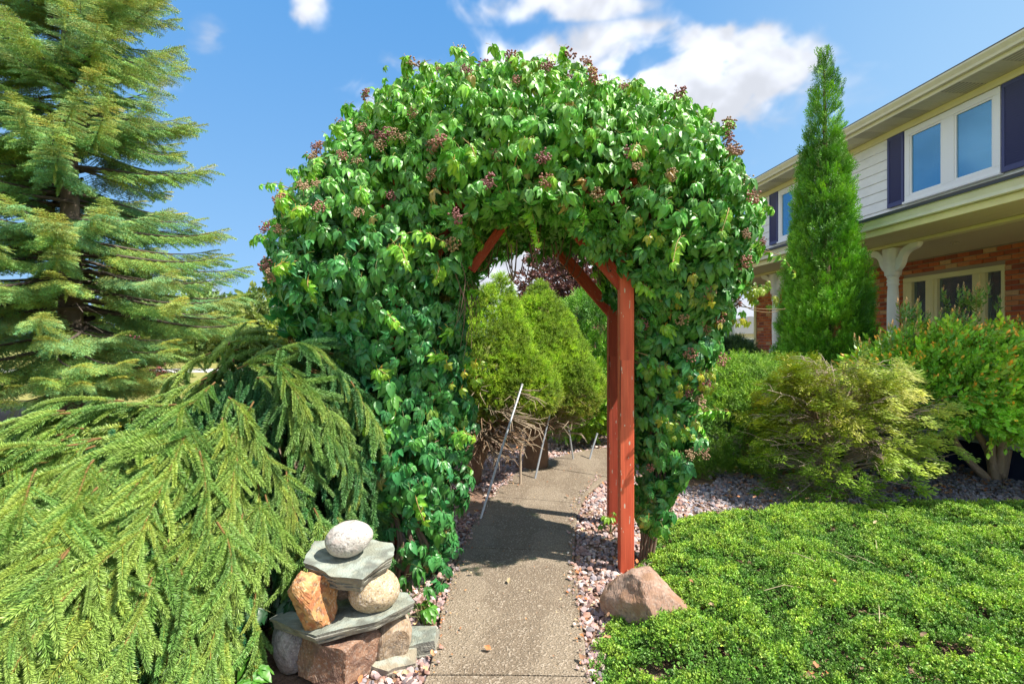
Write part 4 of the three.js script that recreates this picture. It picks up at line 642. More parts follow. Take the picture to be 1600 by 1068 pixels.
  mesh('trunk', new Geo().tube([V(0, 0, -0.3), V(0.05, 0.5, -0.3), V(-0.1, 1.0, -0.25), V(-0.3, 1.25, -0.15)], 0.06, 0.03, [0.6, 0.6, 0.6], 8), wood, t);
}
// ------------------------------------------------------------------ tall spruce at the left
{
  const R = rng(31), X = -8.5, d = 10, t = thing('tall_spruce', 'tall blue green spruce with tiered branches left of the arbor', 'tree', [X, 0, -d]);
  mesh('trunk', new Geo().tube([V(0, 0, 0), V(0.03, 3, 0), V(-0.04, 7, 0), V(0, 13.5, 0)], 0.24, 0.03, [1, 1, 1], 10), bark([0.17, 0.135, 0.11]), t);
  const gr = rng(4), geos = [spruceSpray(gr), spruceSpray(gr, { droop: 0.35 }), spruceSpray(gr, { droop: 0.2 })], items = [], bm = bark([0.12, 0.095, 0.08], { vertexColors: true });
  const blue = [0.10, 0.24, 0.11], olive = [0.20, 0.245, 0.04], green = [0.11, 0.25, 0.055];
  for (let h = 0.95; h < 13; h += 0.18) {
    const n = h < 9 ? 6 : 5;
    for (let k = 0; k < n; k++) {
      const az = R() * 6.283, prof = h < 2.0 ? lerp(2.2, 3.25, h / 2.0) : lerp(3.35, 0.12, Math.pow((h - 1.6) / 11.6, 0.93)), L = prof * (0.72 + 0.34 * R()) * (h < 1.9 && Math.cos(az) > 0.1 ? 0.7 : 1), rise = lerp(-0.22, 0.55, clamp(h / 13)) * (0.6 + 0.7 * R()), dir = V(Math.cos(az), 0, Math.sin(az)), side = V(-dir.z, 0, dir.x);
      const at = u => dir.clone().multiplyScalar(L * u).add(V(0, h + L * (rise * u - 0.38 * u * u + 0.36 * u * u * u), 0)).addScaledVector(side, 0.12 * L * Math.sin(u * 2 + k));
      const pts = []; for (let i = 0; i <= 8; i++) pts.push(at(i / 8)); mesh('limb', new Geo().tube(pts, 0.012 + 0.012 * L, 0.005, [1, 1, 1], 5), bm, t);
      const tone = R(), st = 0.078 / L; let sg = 1;
      for (let u = 0.16 + 0.1 * R(); u < 1; u += st * (0.7 + 0.6 * R())) {
        sg = -sg; const b = at(u).add(t.position), ax = at(Math.min(1, u + 0.05)).sub(at(u - 0.05)).normalize(), len = (0.31 + 0.32 * (1 - u) + (u > 0.85 ? 0.1 : 0)) * (0.7 + 0.55 * R());
        const tip = ax.clone().addScaledVector(side, sg * (0.9 - 0.5 * u)).add(V(0, -0.18 - 0.35 * R() * (1 - u), 0)).normalize();
        let c = mixc(mixc(blue, green, tone), olive, clamp(sstep(4, 9, h) * 0.3 + 0.5 * sstep(0.75, 1, u) * R() + 0.35 * sstep(0.5, 0.75, fbm(b.x, b.y, b.z, 3))));
        items.push({ m: basis(b, tip, V(0.25 * (R() - 0.5), 1, 0.25 * (R() - 0.5)), len), c: vary(c, R, 0.25, 0.12), g: Math.floor(R() * 3) });
        if (R() < 0.5) items.push({ m: basis(b, tip.clone().add(V(0, -0.8, 0)).normalize(), side, len * 0.7), c: vary(mixc(c, olive, 0.4), R, 0.25), g: 1 });
      }
      items.push({ m: basis(at(0.96).add(t.position), at(1).sub(at(0.9)).normalize().add(V(0, 0.15, 0)), V(0, 1, 0), 0.42), c: vary(mixc(green, olive, 0.7), R, 0.2), g: 0 });
    }
  }
  spread(t, 'foliage', geos, leafMat([1, 1, 1], 0.6, 0.12, { vertexColors: true }), items, { unit: 'spray_mass' });
  const dead = stemMat([0.25, 0.2, 0.17]); for (let k = 0; k < 26; k++) { const az = R() * 6.28, L = 0.6 + 1.1 * R(), h = 1.2 + 3 * R(), e = V(Math.cos(az) * L, h - 0.15, Math.sin(az) * L); mesh('dead_twig', new Geo().tube([V(0, h, 0), e.clone().multiplyScalar(0.5).setY(h + 0.05), e], 0.014, 0.004, [1, 1, 1], 4), dead, t); }
}
// ------------------------------------------------------------------ clipped and dwarf conifers, hedge-like bodies clothed in tufts
function body(name, label, category, pos, f, lo, hi, o) {
  const R = rng(o.seed), t = thing(name, label, category, pos, 0, o.group), items = [];
  for (const { p, n, into } of shell(f, lo, hi, o.n, R, o.depth ?? 0.12, o.keep ? (p, n) => o.keep(p, n, R) : null)) {
    const tip = n.clone().multiplyScalar(o.out ?? 1).add(V(0, o.up ?? 0.5, 0)).addScaledVector(V(R() - 0.5, R() - 0.5, R() - 0.5), o.wild ?? 0.8).normalize(), nn = (o.flat ? V(R() - 0.5, o.flat === 'up' ? 1.2 : 0.1, R() - 0.5).addScaledVector(n, 0.2) : V(R() - 0.5, R() - 0.5, R() - 0.5)).normalize();
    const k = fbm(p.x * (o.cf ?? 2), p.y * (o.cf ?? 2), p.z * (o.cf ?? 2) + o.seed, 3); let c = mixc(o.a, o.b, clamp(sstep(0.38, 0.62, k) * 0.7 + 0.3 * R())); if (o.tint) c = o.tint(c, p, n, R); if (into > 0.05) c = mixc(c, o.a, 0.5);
    items.push({ m: basis(p, tip, nn, lerp(o.s0, o.s1, R())), c: vary(c, R, 0.22, 0.1), g: Math.floor(R() * o.geos.length), w: (n.z > 0.1 ? 1 : 0.15) * (0.7 + 0.6 * R()) * (into < 0.03 ? 1 : 0.3) });
  }
  spread(t, 'foliage', o.geos, o.mat, items, { single: o.single, count: o.count, unit: 'tuft_mass' }); return t;
}
const kit = rng(8), tufts = [tuft(kit, 8, 20, 0.17, 0.045, 0.9, 0.75), tuft(kit, 7, 22, 0.16, 0.04, 0.8, 0.85)], tuftMat = leafMat([1, 1, 1], 0.6, 0.25, { vertexColors: true });
const fans = [fan(kit, { curl: 0.25 }), fan(kit, { curl: 0.3 }), fan(kit, { curl: 0.2, spread: 0.55 })], threads = [fan(kit, { thread: 1, curl: 0.6, spread: 0.5, tip: 0.34, w: 0.026 }), fan(kit, { thread: 1, curl: 0.7, spread: 0.6, tip: 0.3, w: 0.024 })];
const lumpy = (p, f, a, s = 0) => a * (fbm(p.x * f + s, p.y * f, p.z * f, 3) - 0.5);
const bareTwigs = (t, R, n, from, to, m, L) => { for (let k = 0; k < n; k++) { const g = new Geo(), a = from(R), b = to(R, a); for (let s = 0; s < 7; s++) { const e = b.clone().add(V((R() - 0.5) * L, (R() - 0.6) * L, (R() - 0.5) * L)); g.tube([a, a.clone().lerp(b, 0.5).add(V(0, 0.03, 0)), b.clone().lerp(e, 0.4), e], 0.008, 0.0018, [1, 1, 1], 4); } mesh('bare_twig', g.done(), m, t); } };
const greyTwig = stemMat([0.34, 0.27, 0.19]), brownTwig = stemMat([0.26, 0.17, 0.10]);
{
  const a = [0.12, 0.20, 0.006], b = [0.28, 0.43, 0.016], common = { cf: 5, geos: tufts, mat: tuftMat, a, b, depth: 0.05, up: 0.3, wild: 0.5, s0: 0.045, s1: 0.085, single: 'shoot', count: 180 };
  const brown = (c, p, n, R) => mixc(c, [0.24, 0.13, 0.06], sstep(1.15, 0.7, p.y) * R() * 0.7);
  const f1 = p => smin(cone(p, [-0.12, 2.22, -5.85], 0.09, [-0.30, 1.25, -5.85], 0.62), ell(p, [0.05, 1.05, -5.75], [0.42, 0.36, 0.42]), 0.15) + (lumpy(p, 3.0, 0.26) + lumpy(p, 9, 0.15)) * sstep(2.5, 1.7, p.y);
  const t1 = body('dwarf_spruce', 'lime green dwarf spruce cone at the left of the arch opening, bare brown twigs below', 'conifer', [-0.42, 0, -5.7], f1, [-1.2, 0.6, -6.6], [0.7, 2.5, -5.1], { ...common, depth: 0.16, seed: 41, n: 15000, tint: brown });
  const f2 = p => smin(smin(cone(p, [0.34, 2.20, -6.45], 0.09, [0.42, 1.25, -6.4], 0.56), ell(p, [0.72, 1.0, -6.3], [0.42, 0.34, 0.4]), 0.15), ell(p, [0.35, 1.02, -6.2], [0.45, 0.3, 0.4]), 0.1) + (lumpy(p, 3.0, 0.24, 5) + lumpy(p, 9, 0.15, 3)) * sstep(2.5, 1.7, p.y);
  const t2 = body('dwarf_spruce', 'lime green dwarf spruce cone in the middle of the arch opening, leaning over the path', 'conifer', [0.28, 0, -6.35], f2, [-0.5, 0.5, -7.2], [1.4, 2.5, -5.6], { ...common, depth: 0.10, seed: 42, n: 12500, tint: brown });
  const R = rng(43), bt = bark([0.20, 0.12, 0.075], { vertexColors: true });
  mesh('trunk', new Geo().tube([V(-0.04, 0, 0.05), V(0.02, 0.25, 0.02), V(0.16, 0.55, 0), V(0.18, 1.0, -0.05)], 0.11, 0.06, [1, 1, 1], 9), bt, t1);
  mesh('trunk', new Geo().tube([V(0, 0, 0), V(0.02, 0.25, 0.0), V(0.02, 0.55, 0), V(0.08, 1.2, -0.05)], 0.17, 0.09, [1, 1, 1], 9), bt, t2);
  mesh('limb', new Geo().tube([V(0.02, 0.35, 0), V(0.24, 0.66, 0.05), V(0.5, 0.86, 0.1)], 0.06, 0.02, [1, 1, 1], 7), bt, t2); mesh('limb', new Geo().tube([V(0, 0.4, 0), V(-0.2, 0.7, 0.05), V(-0.3, 1.0, 0.1)], 0.06, 0.02, [1, 1, 1], 7), bt, t2);
  bareTwigs(t1, R, 55, r => V(0.1 + 0.06 * (r() - 0.5), 0.35 + 0.7 * r(), 0), (r, s) => V(s.x + (r() - 0.45) * 1.0, s.y + 0.1 * (r() - 0.3), 0.1 + 0.5 * r()), greyTwig, 0.32);
  bareTwigs(t1, R, 30, r => V(0.1, 0.3 + 0.5 * r(), 0), (r, s) => V(s.x + (r() - 0.45) * 0.8, s.y + 0.1 * (r() - 0.3), 0.1 + 0.5 * r()), brownTwig, 0.3);
  bareTwigs(t2, R, 60, r => V(0.05 * r(), 0.35 + 0.5 * r(), 0), (r, s) => V(s.x + (r() - 0.5) * 1.0, s.y + 0.05 + 0.25 * r(), (r() - 0.3) * 0.7), greyTwig, 0.3);
  bareTwigs(t2, R, 40, r => V(0.05 * r(), 0.4 + 0.5 * r(), 0), (r, s) => V(s.x + (r() - 0.5) * 1.1, s.y + 0.05 + 0.2 * r(), (r() - 0.3) * 0.7), brownTwig, 0.3);
  // two dark green tufts left on the bare side of the nearest one
  const g3 = p => smin(ell(p, [-0.22, 0.93, -5.45], [0.15, 0.12, 0.15]), ell(p, [-0.26, 1.12, -5.5], [0.16, 0.12, 0.15]), 0.05);
  const R4 = rng(44), its = shell(g3, [-0.7, 0.6, -5.9], [0.2, 1.4, -5.1], 130, R4, 0.05).map(({ p, n }) => ({ m: basis(p, n.clone().add(V(0, 0.3, 0)), V(R4(), R4(), 0.3), 0.07 + 0.04 * R4()), c: vary([0.05, 0.12, 0.02], R4, 0.25), g: 0, w: 1 })); spread(t1, 'dark_tuft', [tufts[0]], tuftMat, its, { flat: true });
  const f3 = p => smin(ell(p, [1.42, 1.55, -9.0], [0.72, 0.75, 0.7]), ell(p, [1.42, 0.8, -9.0], [0.72, 0.8, 0.7]), 0.2) + lumpy(p, 3, 0.25) + lumpy(p, 9, 0.1);
  const t3 = body('rounded_cedar', 'rounded mid green cedar behind the lime green dwarf spruces, beside the rear red post', 'shrub', [1.42, 0, -9], f3, [0.5, 0, -9.9], [2.3, 2.6, -8.1], { geos: fans, mat: tuftMat, a: [0.05, 0.15, 0.015], b: [0.13, 0.27, 0.02], seed: 45, n: 2600, s0: 0.16, s1: 0.26, up: 0.6, flat: true, depth: 0.15 });
  mesh('trunk', new Geo().tube([V(0, 0, 0), V(0, 1.5, 0)], 0.07, 0.03, [1, 1, 1], 7), bt, t3);
  const f4 = p => smin(ell(p, [1.08, 0.72, -7.7], [0.42, 0.45, 0.4]), ell(p, [0.75, 0.42, -7.9], [0.28, 0.22, 0.3]), 0.1) + lumpy(p, 4, 0.25);
  const ls = leafShoot(kit, 9, { size: 0.55, wid: 0.26 });
  body('leafy_shrub', 'small light green leafy shrub past the lime spruces at the bend of the path', 'shrub', [1.0, 0, -7.7], f4, [0.2, 0.1, -8.5], [1.7, 1.4, -7.0], { geos: [ls], mat: leafMat([1, 1, 1], 0.5, 0.35, { vertexColors: true }), a: [0.09, 0.19, 0.015], b: [0.2, 0.32, 0.02], seed: 46, n: 700, s0: 0.12, s1: 0.2, depth: 0.2, up: 0.5 });
}
// ------------------------------------------------------------------ column of cedar before the porch
{
  const f = p => { const y = p.y, r = y < 1.0 ? lerp(0.46, 0.54, y) : y < 5.4 ? 0.54 * Math.pow(clamp((5.46 - y) / 4.46), 0.72) * (1 - 0.18 * sstep(2.2, 4.6, y)) : 0.01, bump = lumpy(p, 2.6, 0.26) + lumpy(p, 7, 0.20); return (Math.hypot(p.x - 4.2, p.z + 7) - r) * 0.85 + bump * Math.min(1, r * 2.2) + Math.max(0, y - 5.36) * 2; };
  const t = body('columnar_cedar', 'tall narrow bright green cedar rising in front of the house porch', 'tree', [4.2, 0, -7], f, [3.2, 0.05, -8], [5.2, 5.5, -6], { geos: fans, mat: tuftMat, a: [0.026, 0.115, 0.006], b: [0.13, 0.30, 0.012], cf: 3.4, seed: 51, n: 9500, s0: 0.10, s1: 0.19, up: 1.2, out: 0.9, wild: 0.6, flat: true, depth: 0.13, single: 'spray', count: 240, tint: (c, p, n) => mixc(c, [0.16, 0.33, 0.02], sstep(0.52, 0.68, fbm(p.x * 1.8 + 2, p.y * 1.4, p.z * 1.8, 3)) * 0.55 * sstep(0.8, 2.2, p.y)) });
  mesh('trunk', new Geo().tube([V(0, 0, 0), V(0.02, 2.5, 0), V(0, 5.2, 0)], 0.09, 0.015, [1, 1, 1], 7), bark([0.16, 0.1, 0.07], { vertexColors: true }), t);
  const R = rng(52), it = []; for (const [x, y, k] of [[0, 5.42, 26], [0.05, 5.25, 22], [0.19, 5.0, 16], [0.1, 5.1, 12]]) for (let i = 0; i < k; i++) it.push({ m: basis(D(4.2 + x + (R() - 0.5) * 0.08, y - 0.22 * R(), 7 + (R() - 0.5) * 0.12), V((R() - 0.5) * 0.7, 1, (R() - 0.5) * 0.7), V(R() - 0.5, 0.1, R() - 0.5), 0.09 + 0.07 * R()), c: vary([0.07, 0.17, 0.02], R, 0.25), g: 0 }); spread(t, 'leader', [fans[2]], tuftMat, it, { flat: true });
}
// ------------------------------------------------------------------ shrubs in front of the porch
{
  const f = p => { let d = smin(ell(p, [2.80, 0.62, -6.4], [0.80, 0.66, 0.70]), ell(p, [3.45, 0.66, -6.6], [0.6, 0.6, 0.6]), 0.2); d = smin(d, ell(p, [2.15, 0.45, -6.15], [0.36, 0.42, 0.4]), 0.12); return d + lumpy(p, 3.5, 0.3) + lumpy(p, 10, 0.12); };
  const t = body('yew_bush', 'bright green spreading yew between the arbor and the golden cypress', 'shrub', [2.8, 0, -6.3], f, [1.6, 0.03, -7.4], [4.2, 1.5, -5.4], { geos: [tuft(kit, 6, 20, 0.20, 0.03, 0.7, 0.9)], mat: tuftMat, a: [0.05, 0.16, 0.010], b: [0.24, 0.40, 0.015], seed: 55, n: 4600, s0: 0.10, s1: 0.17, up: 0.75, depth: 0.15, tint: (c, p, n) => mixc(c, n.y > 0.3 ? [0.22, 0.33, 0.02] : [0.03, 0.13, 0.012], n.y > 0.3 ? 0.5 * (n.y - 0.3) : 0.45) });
  mesh('stem', new Geo().tube([V(0, 0, 0), V(0.05, 0.6, 0)], 0.05, 0.03, [1, 1, 1], 6), bark([0.16, 0.1, 0.07], { vertexColors: true }), t);
  const fd = p => smin(ell(p, [4.0, 0.95, -9.4], [0.52, 0.62, 0.5]), ell(p, [3.8, 0.4, -9.3], [0.6, 0.6, 0.5]), 0.2) + lumpy(p, 4, 0.3);
  body('dark_juniper', 'dark green juniper at the far end of the porch, behind the creeper', 'shrub', [3.95, 0, -9.3], fd, [3.0, 0, -10.2], [4.8, 1.8, -8.5], { geos: tufts, mat: tuftMat, a: [0.018, 0.06, 0.014], b: [0.05, 0.11, 0.016], seed: 56, n: 2400, s0: 0.12, s1: 0.2, up: 0.8, depth: 0.15 });
}
{ // golden thread cypress: bare grey limbs with tufts of yellow thread at their ends
  const R = rng(61), t = thing('golden_cypress', 'sparse yellow green thread cypress with bare grey twigs showing, beside the groundcover', 'shrub', [3.2, 0, -5.1]), gm = stemMat([0.40, 0.31, 0.25]), bt = bark([0.30, 0.20, 0.15], { vertexColors: true }), items = [];
  const yel = [0.205, 0.27, 0.013], lime = [0.115, 0.225, 0.012], tan = [0.22, 0.215, 0.026];
  for (let k = 0; k < 7; k++) { const a = R() * 6.28, q = 0.1 + 0.25 * R(), h = 0.7 + 0.65 * R(); mesh('trunk', new Geo().tube([V(0.03 * (k - 3), 0, 0), V(Math.cos(a) * q * 0.6, h * 0.4, Math.sin(a) * q * 0.6), V(Math.cos(a) * q, h, Math.sin(a) * q)], 0.032, 0.01, [1, 1, 1], 6), bt, t); }
  for (let k = 0; k < 190; k++) {
    const h = 0.12 + 1.15 * R() ** 0.8, a = R() * 6.283, L = (h < 0.95 ? lerp(0.62, 0.84, R()) : lerp(0.60, 0.28, (h - 0.95) / 0.35)) * (0.65 + 0.45 * R()) * (Math.cos(a) > 0 ? 1.1 : 0.95), e = V(Math.cos(a) * L, h + (h > 0.8 ? 0.22 * R() : 0.1 * (R() - 0.5)) - (h < 0.3 ? 0.05 : 0), Math.sin(a) * L * 0.8), s = V(Math.cos(a) * 0.08, h * 0.85, Math.sin(a) * 0.08), mid = s.clone().lerp(e, 0.5).add(V(0, 0.05 + 0.05 * R(), 0));
    const g = new Geo(); g.tube([s, mid, e], 0.009, 0.003, [1, 1, 1], 5);
    const nb = 9;
    for (let j = 0; j < nb; j++) { const u = 0.2 + 0.8 * j / nb, p = u < 0.5 ? s.clone().lerp(mid, u * 2) : mid.clone().lerp(e, u * 2 - 1), q = p.clone().add(V(Math.cos(a) * 0.1 + (R() - 0.5) * 0.26, (R() - 0.45) * 0.16, Math.sin(a) * 0.1 + (R() - 0.5) * 0.26)); g.tube([p, p.clone().lerp(q, 0.5).add(V(0, 0.015, 0)), q], 0.004, 0.0015, [1, 1, 1], 4); const bare = h < 0.85 && u < 0.7; if (R() < (bare ? 0.16 : 0.8)) for (let i = 0; i < (u > 0.7 ? 2 : 1); i++) items.push({ m: basis(q.clone().add(t.position), V(Math.cos(a) * 0.8 + (R() - 0.5), 0.15 - 0.6 * R(), Math.sin(a) * 0.8 + (R() - 0.5)), V(R() - 0.5, 1, R() - 0.5), 0.09 + 0.08 * R()), c: vary(mixc(mixc(yel, lime, sstep(0.7, 0.2, h) * 0.8 + 0.2 * R()), tan, 0.7 * R() * sstep(0.5, 0.9, h)), R, 0.2, 0.08), g: Math.floor(R() * 2) }); }
    mesh('limb', g.done(), gm, t);
  }
  spread(t, 'foliage', threads, leafMat([1, 1, 1], 0.6, 0.3, { vertexColors: true }), items, { unit: 'spray_mass' });
}
{ // bronze tipped shrub on several stems
  const R = rng(65), t = thing('bronze_tipped_shrub', 'broad green shrub with orange bronze shoot tips on several pale stems by the porch', 'shrub', [5.42, 0, -5.85]), bt = bark([0.56, 0.42, 0.28], { vertexColors: true });
  const P = (x, y, d) => V(x - 5.42, y, -(d - 5.85));
  for (const pts of [[[5.36, 0, 5.85], [5.1, 0.22, 5.8], [4.85, 0.55, 5.75], [4.7, 0.95, 5.7]], [[5.42, 0, 5.85], [5.36, 0.3, 5.85], [5.15, 0.62, 5.8], [5.05, 1.2, 5.7]], [[5.45, 0, 5.85], [5.46, 0.3, 5.83], [5.32, 0.6, 5.8], [5.3, 1.3, 5.75]], [[5.48, 0, 5.9], [5.5, 0.4, 5.9], [5.52, 0.8, 5.9], [5.6, 1.4, 5.9]], [[5.5, 0, 5.85], [5.56, 0.4, 5.82], [5.62, 0.8, 5.8], [5.9, 1.3, 5.8]], [[5.4, 0, 5.8], [5.3, 0.3, 5.75], [5.28, 0.6, 5.7], [5.2, 1.0, 5.5]], [[5.44, 0.1, 5.8], [5.42, 0.5, 5.75], [5.4, 0.8, 5.7], [5.7, 1.2, 5.4]]]) mesh('stem', new Geo().tube(new THREE.CatmullRomCurve3(pts.map(q => P(...q))).getPoints(14), 0.045 + 0.015 * R(), 0.015, [1, 1, 1], 7), bt, t);
  const f = p => { let d = ell(p, [4.66, 1.0, -5.6], [0.92, 0.52, 0.7]); d = smin(d, ell(p, [5.6, 0.98, -5.8], [1.0, 0.55, 0.85]), 0.2); d = smin(d, ell(p, [5.3, 1.22, -5.9], [0.85, 0.32, 0.7]), 0.15); d = smin(d, ell(p, [5.05, 0.85, -5.3], [0.7, 0.4, 0.5]), 0.1); return d + lumpy(p, 2.6, 0.36) + lumpy(p, 7, 0.16); };
  const g1 = leafShoot(kit, 12, { size: 0.28, wid: 0.26 }), g2 = leafShoot(kit, 12, { size: 0.30, wid: 0.26, tipColor: [3.4, 0.95, 1.7] }), g3 = leafShoot(kit, 16, { size: 0.24, wid: 0.22, tipColor: [3.0, 1.0, 2.2] });
  const items = [];
  for (const { p, n, into } of shell(f, [3.5, 0.3, -6.8], [6.8, 2.2, -4.5], 5200, R, 0.28, p => p.y > 0.66 + 0.22 * (noise(p.x * 4, 3, p.z * 4) - 0.3) + (p.x < 4.5 ? 0.1 : 0))) { const tip = n.clone().add(V(0, 0.1, 0)).addScaledVector(V(R() - 0.5, R() - 0.5, R() - 0.5), 1.3), hot = n.y > 0.0 && R() < 0.5 && into < 0.08; items.push({ m: basis(p, tip, V(R() - 0.5, 1, R() - 0.5), 0.16 + 0.09 * R()), c: vary(mixc([0.105, 0.245, 0.024], [0.21, 0.37, 0.032], clamp(0.5 * R() + 0.7 * sstep(0.4, 0.6, fbm(p.x * 2, p.y * 2, p.z * 2, 3)))), R, 0.25), g: hot ? 1 : 0 }); }
  for (const [x, y, d, n] of [[4.25, 1.86, 5.6, 7], [4.05, 1.55, 5.5, 8], [4.5, 1.85, 5.7, 6], [5.1, 1.98, 5.9, 10], [5.25, 2.0, 5.9, 8], [4.9, 1.75, 5.7, 6], [4.7, 1.7, 5.6, 5], [3.85, 1.42, 5.5, 6]]) for (let k = 0; k < n; k++) { const a = (R() - 0.5) * 0.5; items.push({ m: basis(D(x + a * 0.5, y - 0.2 * R(), d + (R() - 0.5) * 0.3), V(a, 1, (R() - 0.5) * 0.5), V(R(), 0.1, R()), 0.2 + 0.08 * R()), c: vary([0.10, 0.19, 0.04], R, 0.2), g: 2 }); }
  spread(t, 'foliage', [g1, g2, g3], leafMat([1, 1, 1], 0.45, 0.3, { vertexColors: true }), items, { unit: 'leaf_mass' });
}
{ // creeping juniper mat
  const R = rng(71), geos = [tuft(kit, 7, 10, 0.22, 0.12, 1.4, 0.75, true), tuft(kit, 8, 9, 0.2, 0.11, 1.7, 0.8, true), tuft(kit, 6, 11, 0.22, 0.12, 1.2, 0.85, true)], items = [];
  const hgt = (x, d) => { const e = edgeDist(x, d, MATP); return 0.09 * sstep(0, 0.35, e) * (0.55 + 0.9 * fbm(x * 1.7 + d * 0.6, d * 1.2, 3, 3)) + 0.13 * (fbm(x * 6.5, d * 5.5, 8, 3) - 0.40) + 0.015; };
  for (let k = 0; k < 130000 && items.length < 28000; k++) {
    const d = 1.3 + 4.1 * R() ** 1.25, x = lerp(0.3, 5.5, R()); if (x / d > 1.25 || !inPoly(x, d, MATP)) continue;
    if (fbm(x * 1.9 + 3, d * 2.4, 6, 3) > 0.75 && d < 2.7) continue; if (d < 2.5 && [[0.62, 2.36], [1.42, 2.28], [1.75, 2.42], [2.35, 2.4]].some(([a, b]) => Math.hypot((x - a) / 0.15, (d - b) / 0.06) < 1)) continue;
    if (Math.hypot((x - 0.79) / 0.17, (d - 2.98) / 0.15) < 1) continue;
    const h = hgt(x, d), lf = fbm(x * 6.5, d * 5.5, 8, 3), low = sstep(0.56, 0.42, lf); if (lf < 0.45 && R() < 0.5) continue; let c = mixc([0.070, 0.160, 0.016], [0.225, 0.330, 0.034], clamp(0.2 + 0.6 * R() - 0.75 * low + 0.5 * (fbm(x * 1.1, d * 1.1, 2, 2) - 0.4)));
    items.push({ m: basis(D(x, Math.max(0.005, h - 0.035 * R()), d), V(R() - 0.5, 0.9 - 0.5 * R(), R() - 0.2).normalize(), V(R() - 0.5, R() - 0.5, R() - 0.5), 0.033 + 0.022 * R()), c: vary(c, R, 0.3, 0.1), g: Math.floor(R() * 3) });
  }
  const mat0 = new THREE.Group(); mat0.name = 'juniper_groundcover'; info(mat0, 'low bright green creeping juniper carpeting the ground right of the path', null, null, 'stuff'); scene.add(mat0);
  spread(mat0, 'groundcover_mass', geos, leafMat([1, 1, 1], 0.6, 0.25, { vertexColors: true }), items, { unit: 'tuft_layer' });
  const tw = stemMat([0.42, 0.36, 0.22]); for (let k = 0; k < 14; k++) { const x = 0.7 + 3.6 * R(), d = 2.3 + 2.3 * R(); if (!inPoly(x, d, MATP)) continue; const h = hgt(x, d) + 0.02, a = R() * 3, L = 0.1 + 0.15 * R(); const m = mesh('dry_twig', new Geo().tube([D(x, h, d), D(x + Math.cos(a) * L * 0.5, h + 0.03, d + Math.sin(a) * L * 0.5), D(x + Math.cos(a) * L, h + 0.01, d + Math.sin(a) * L)], 0.0025, 0.001, [1, 1, 1], 4), tw, mat0); m.userData.kind = 'stuff'; }
}
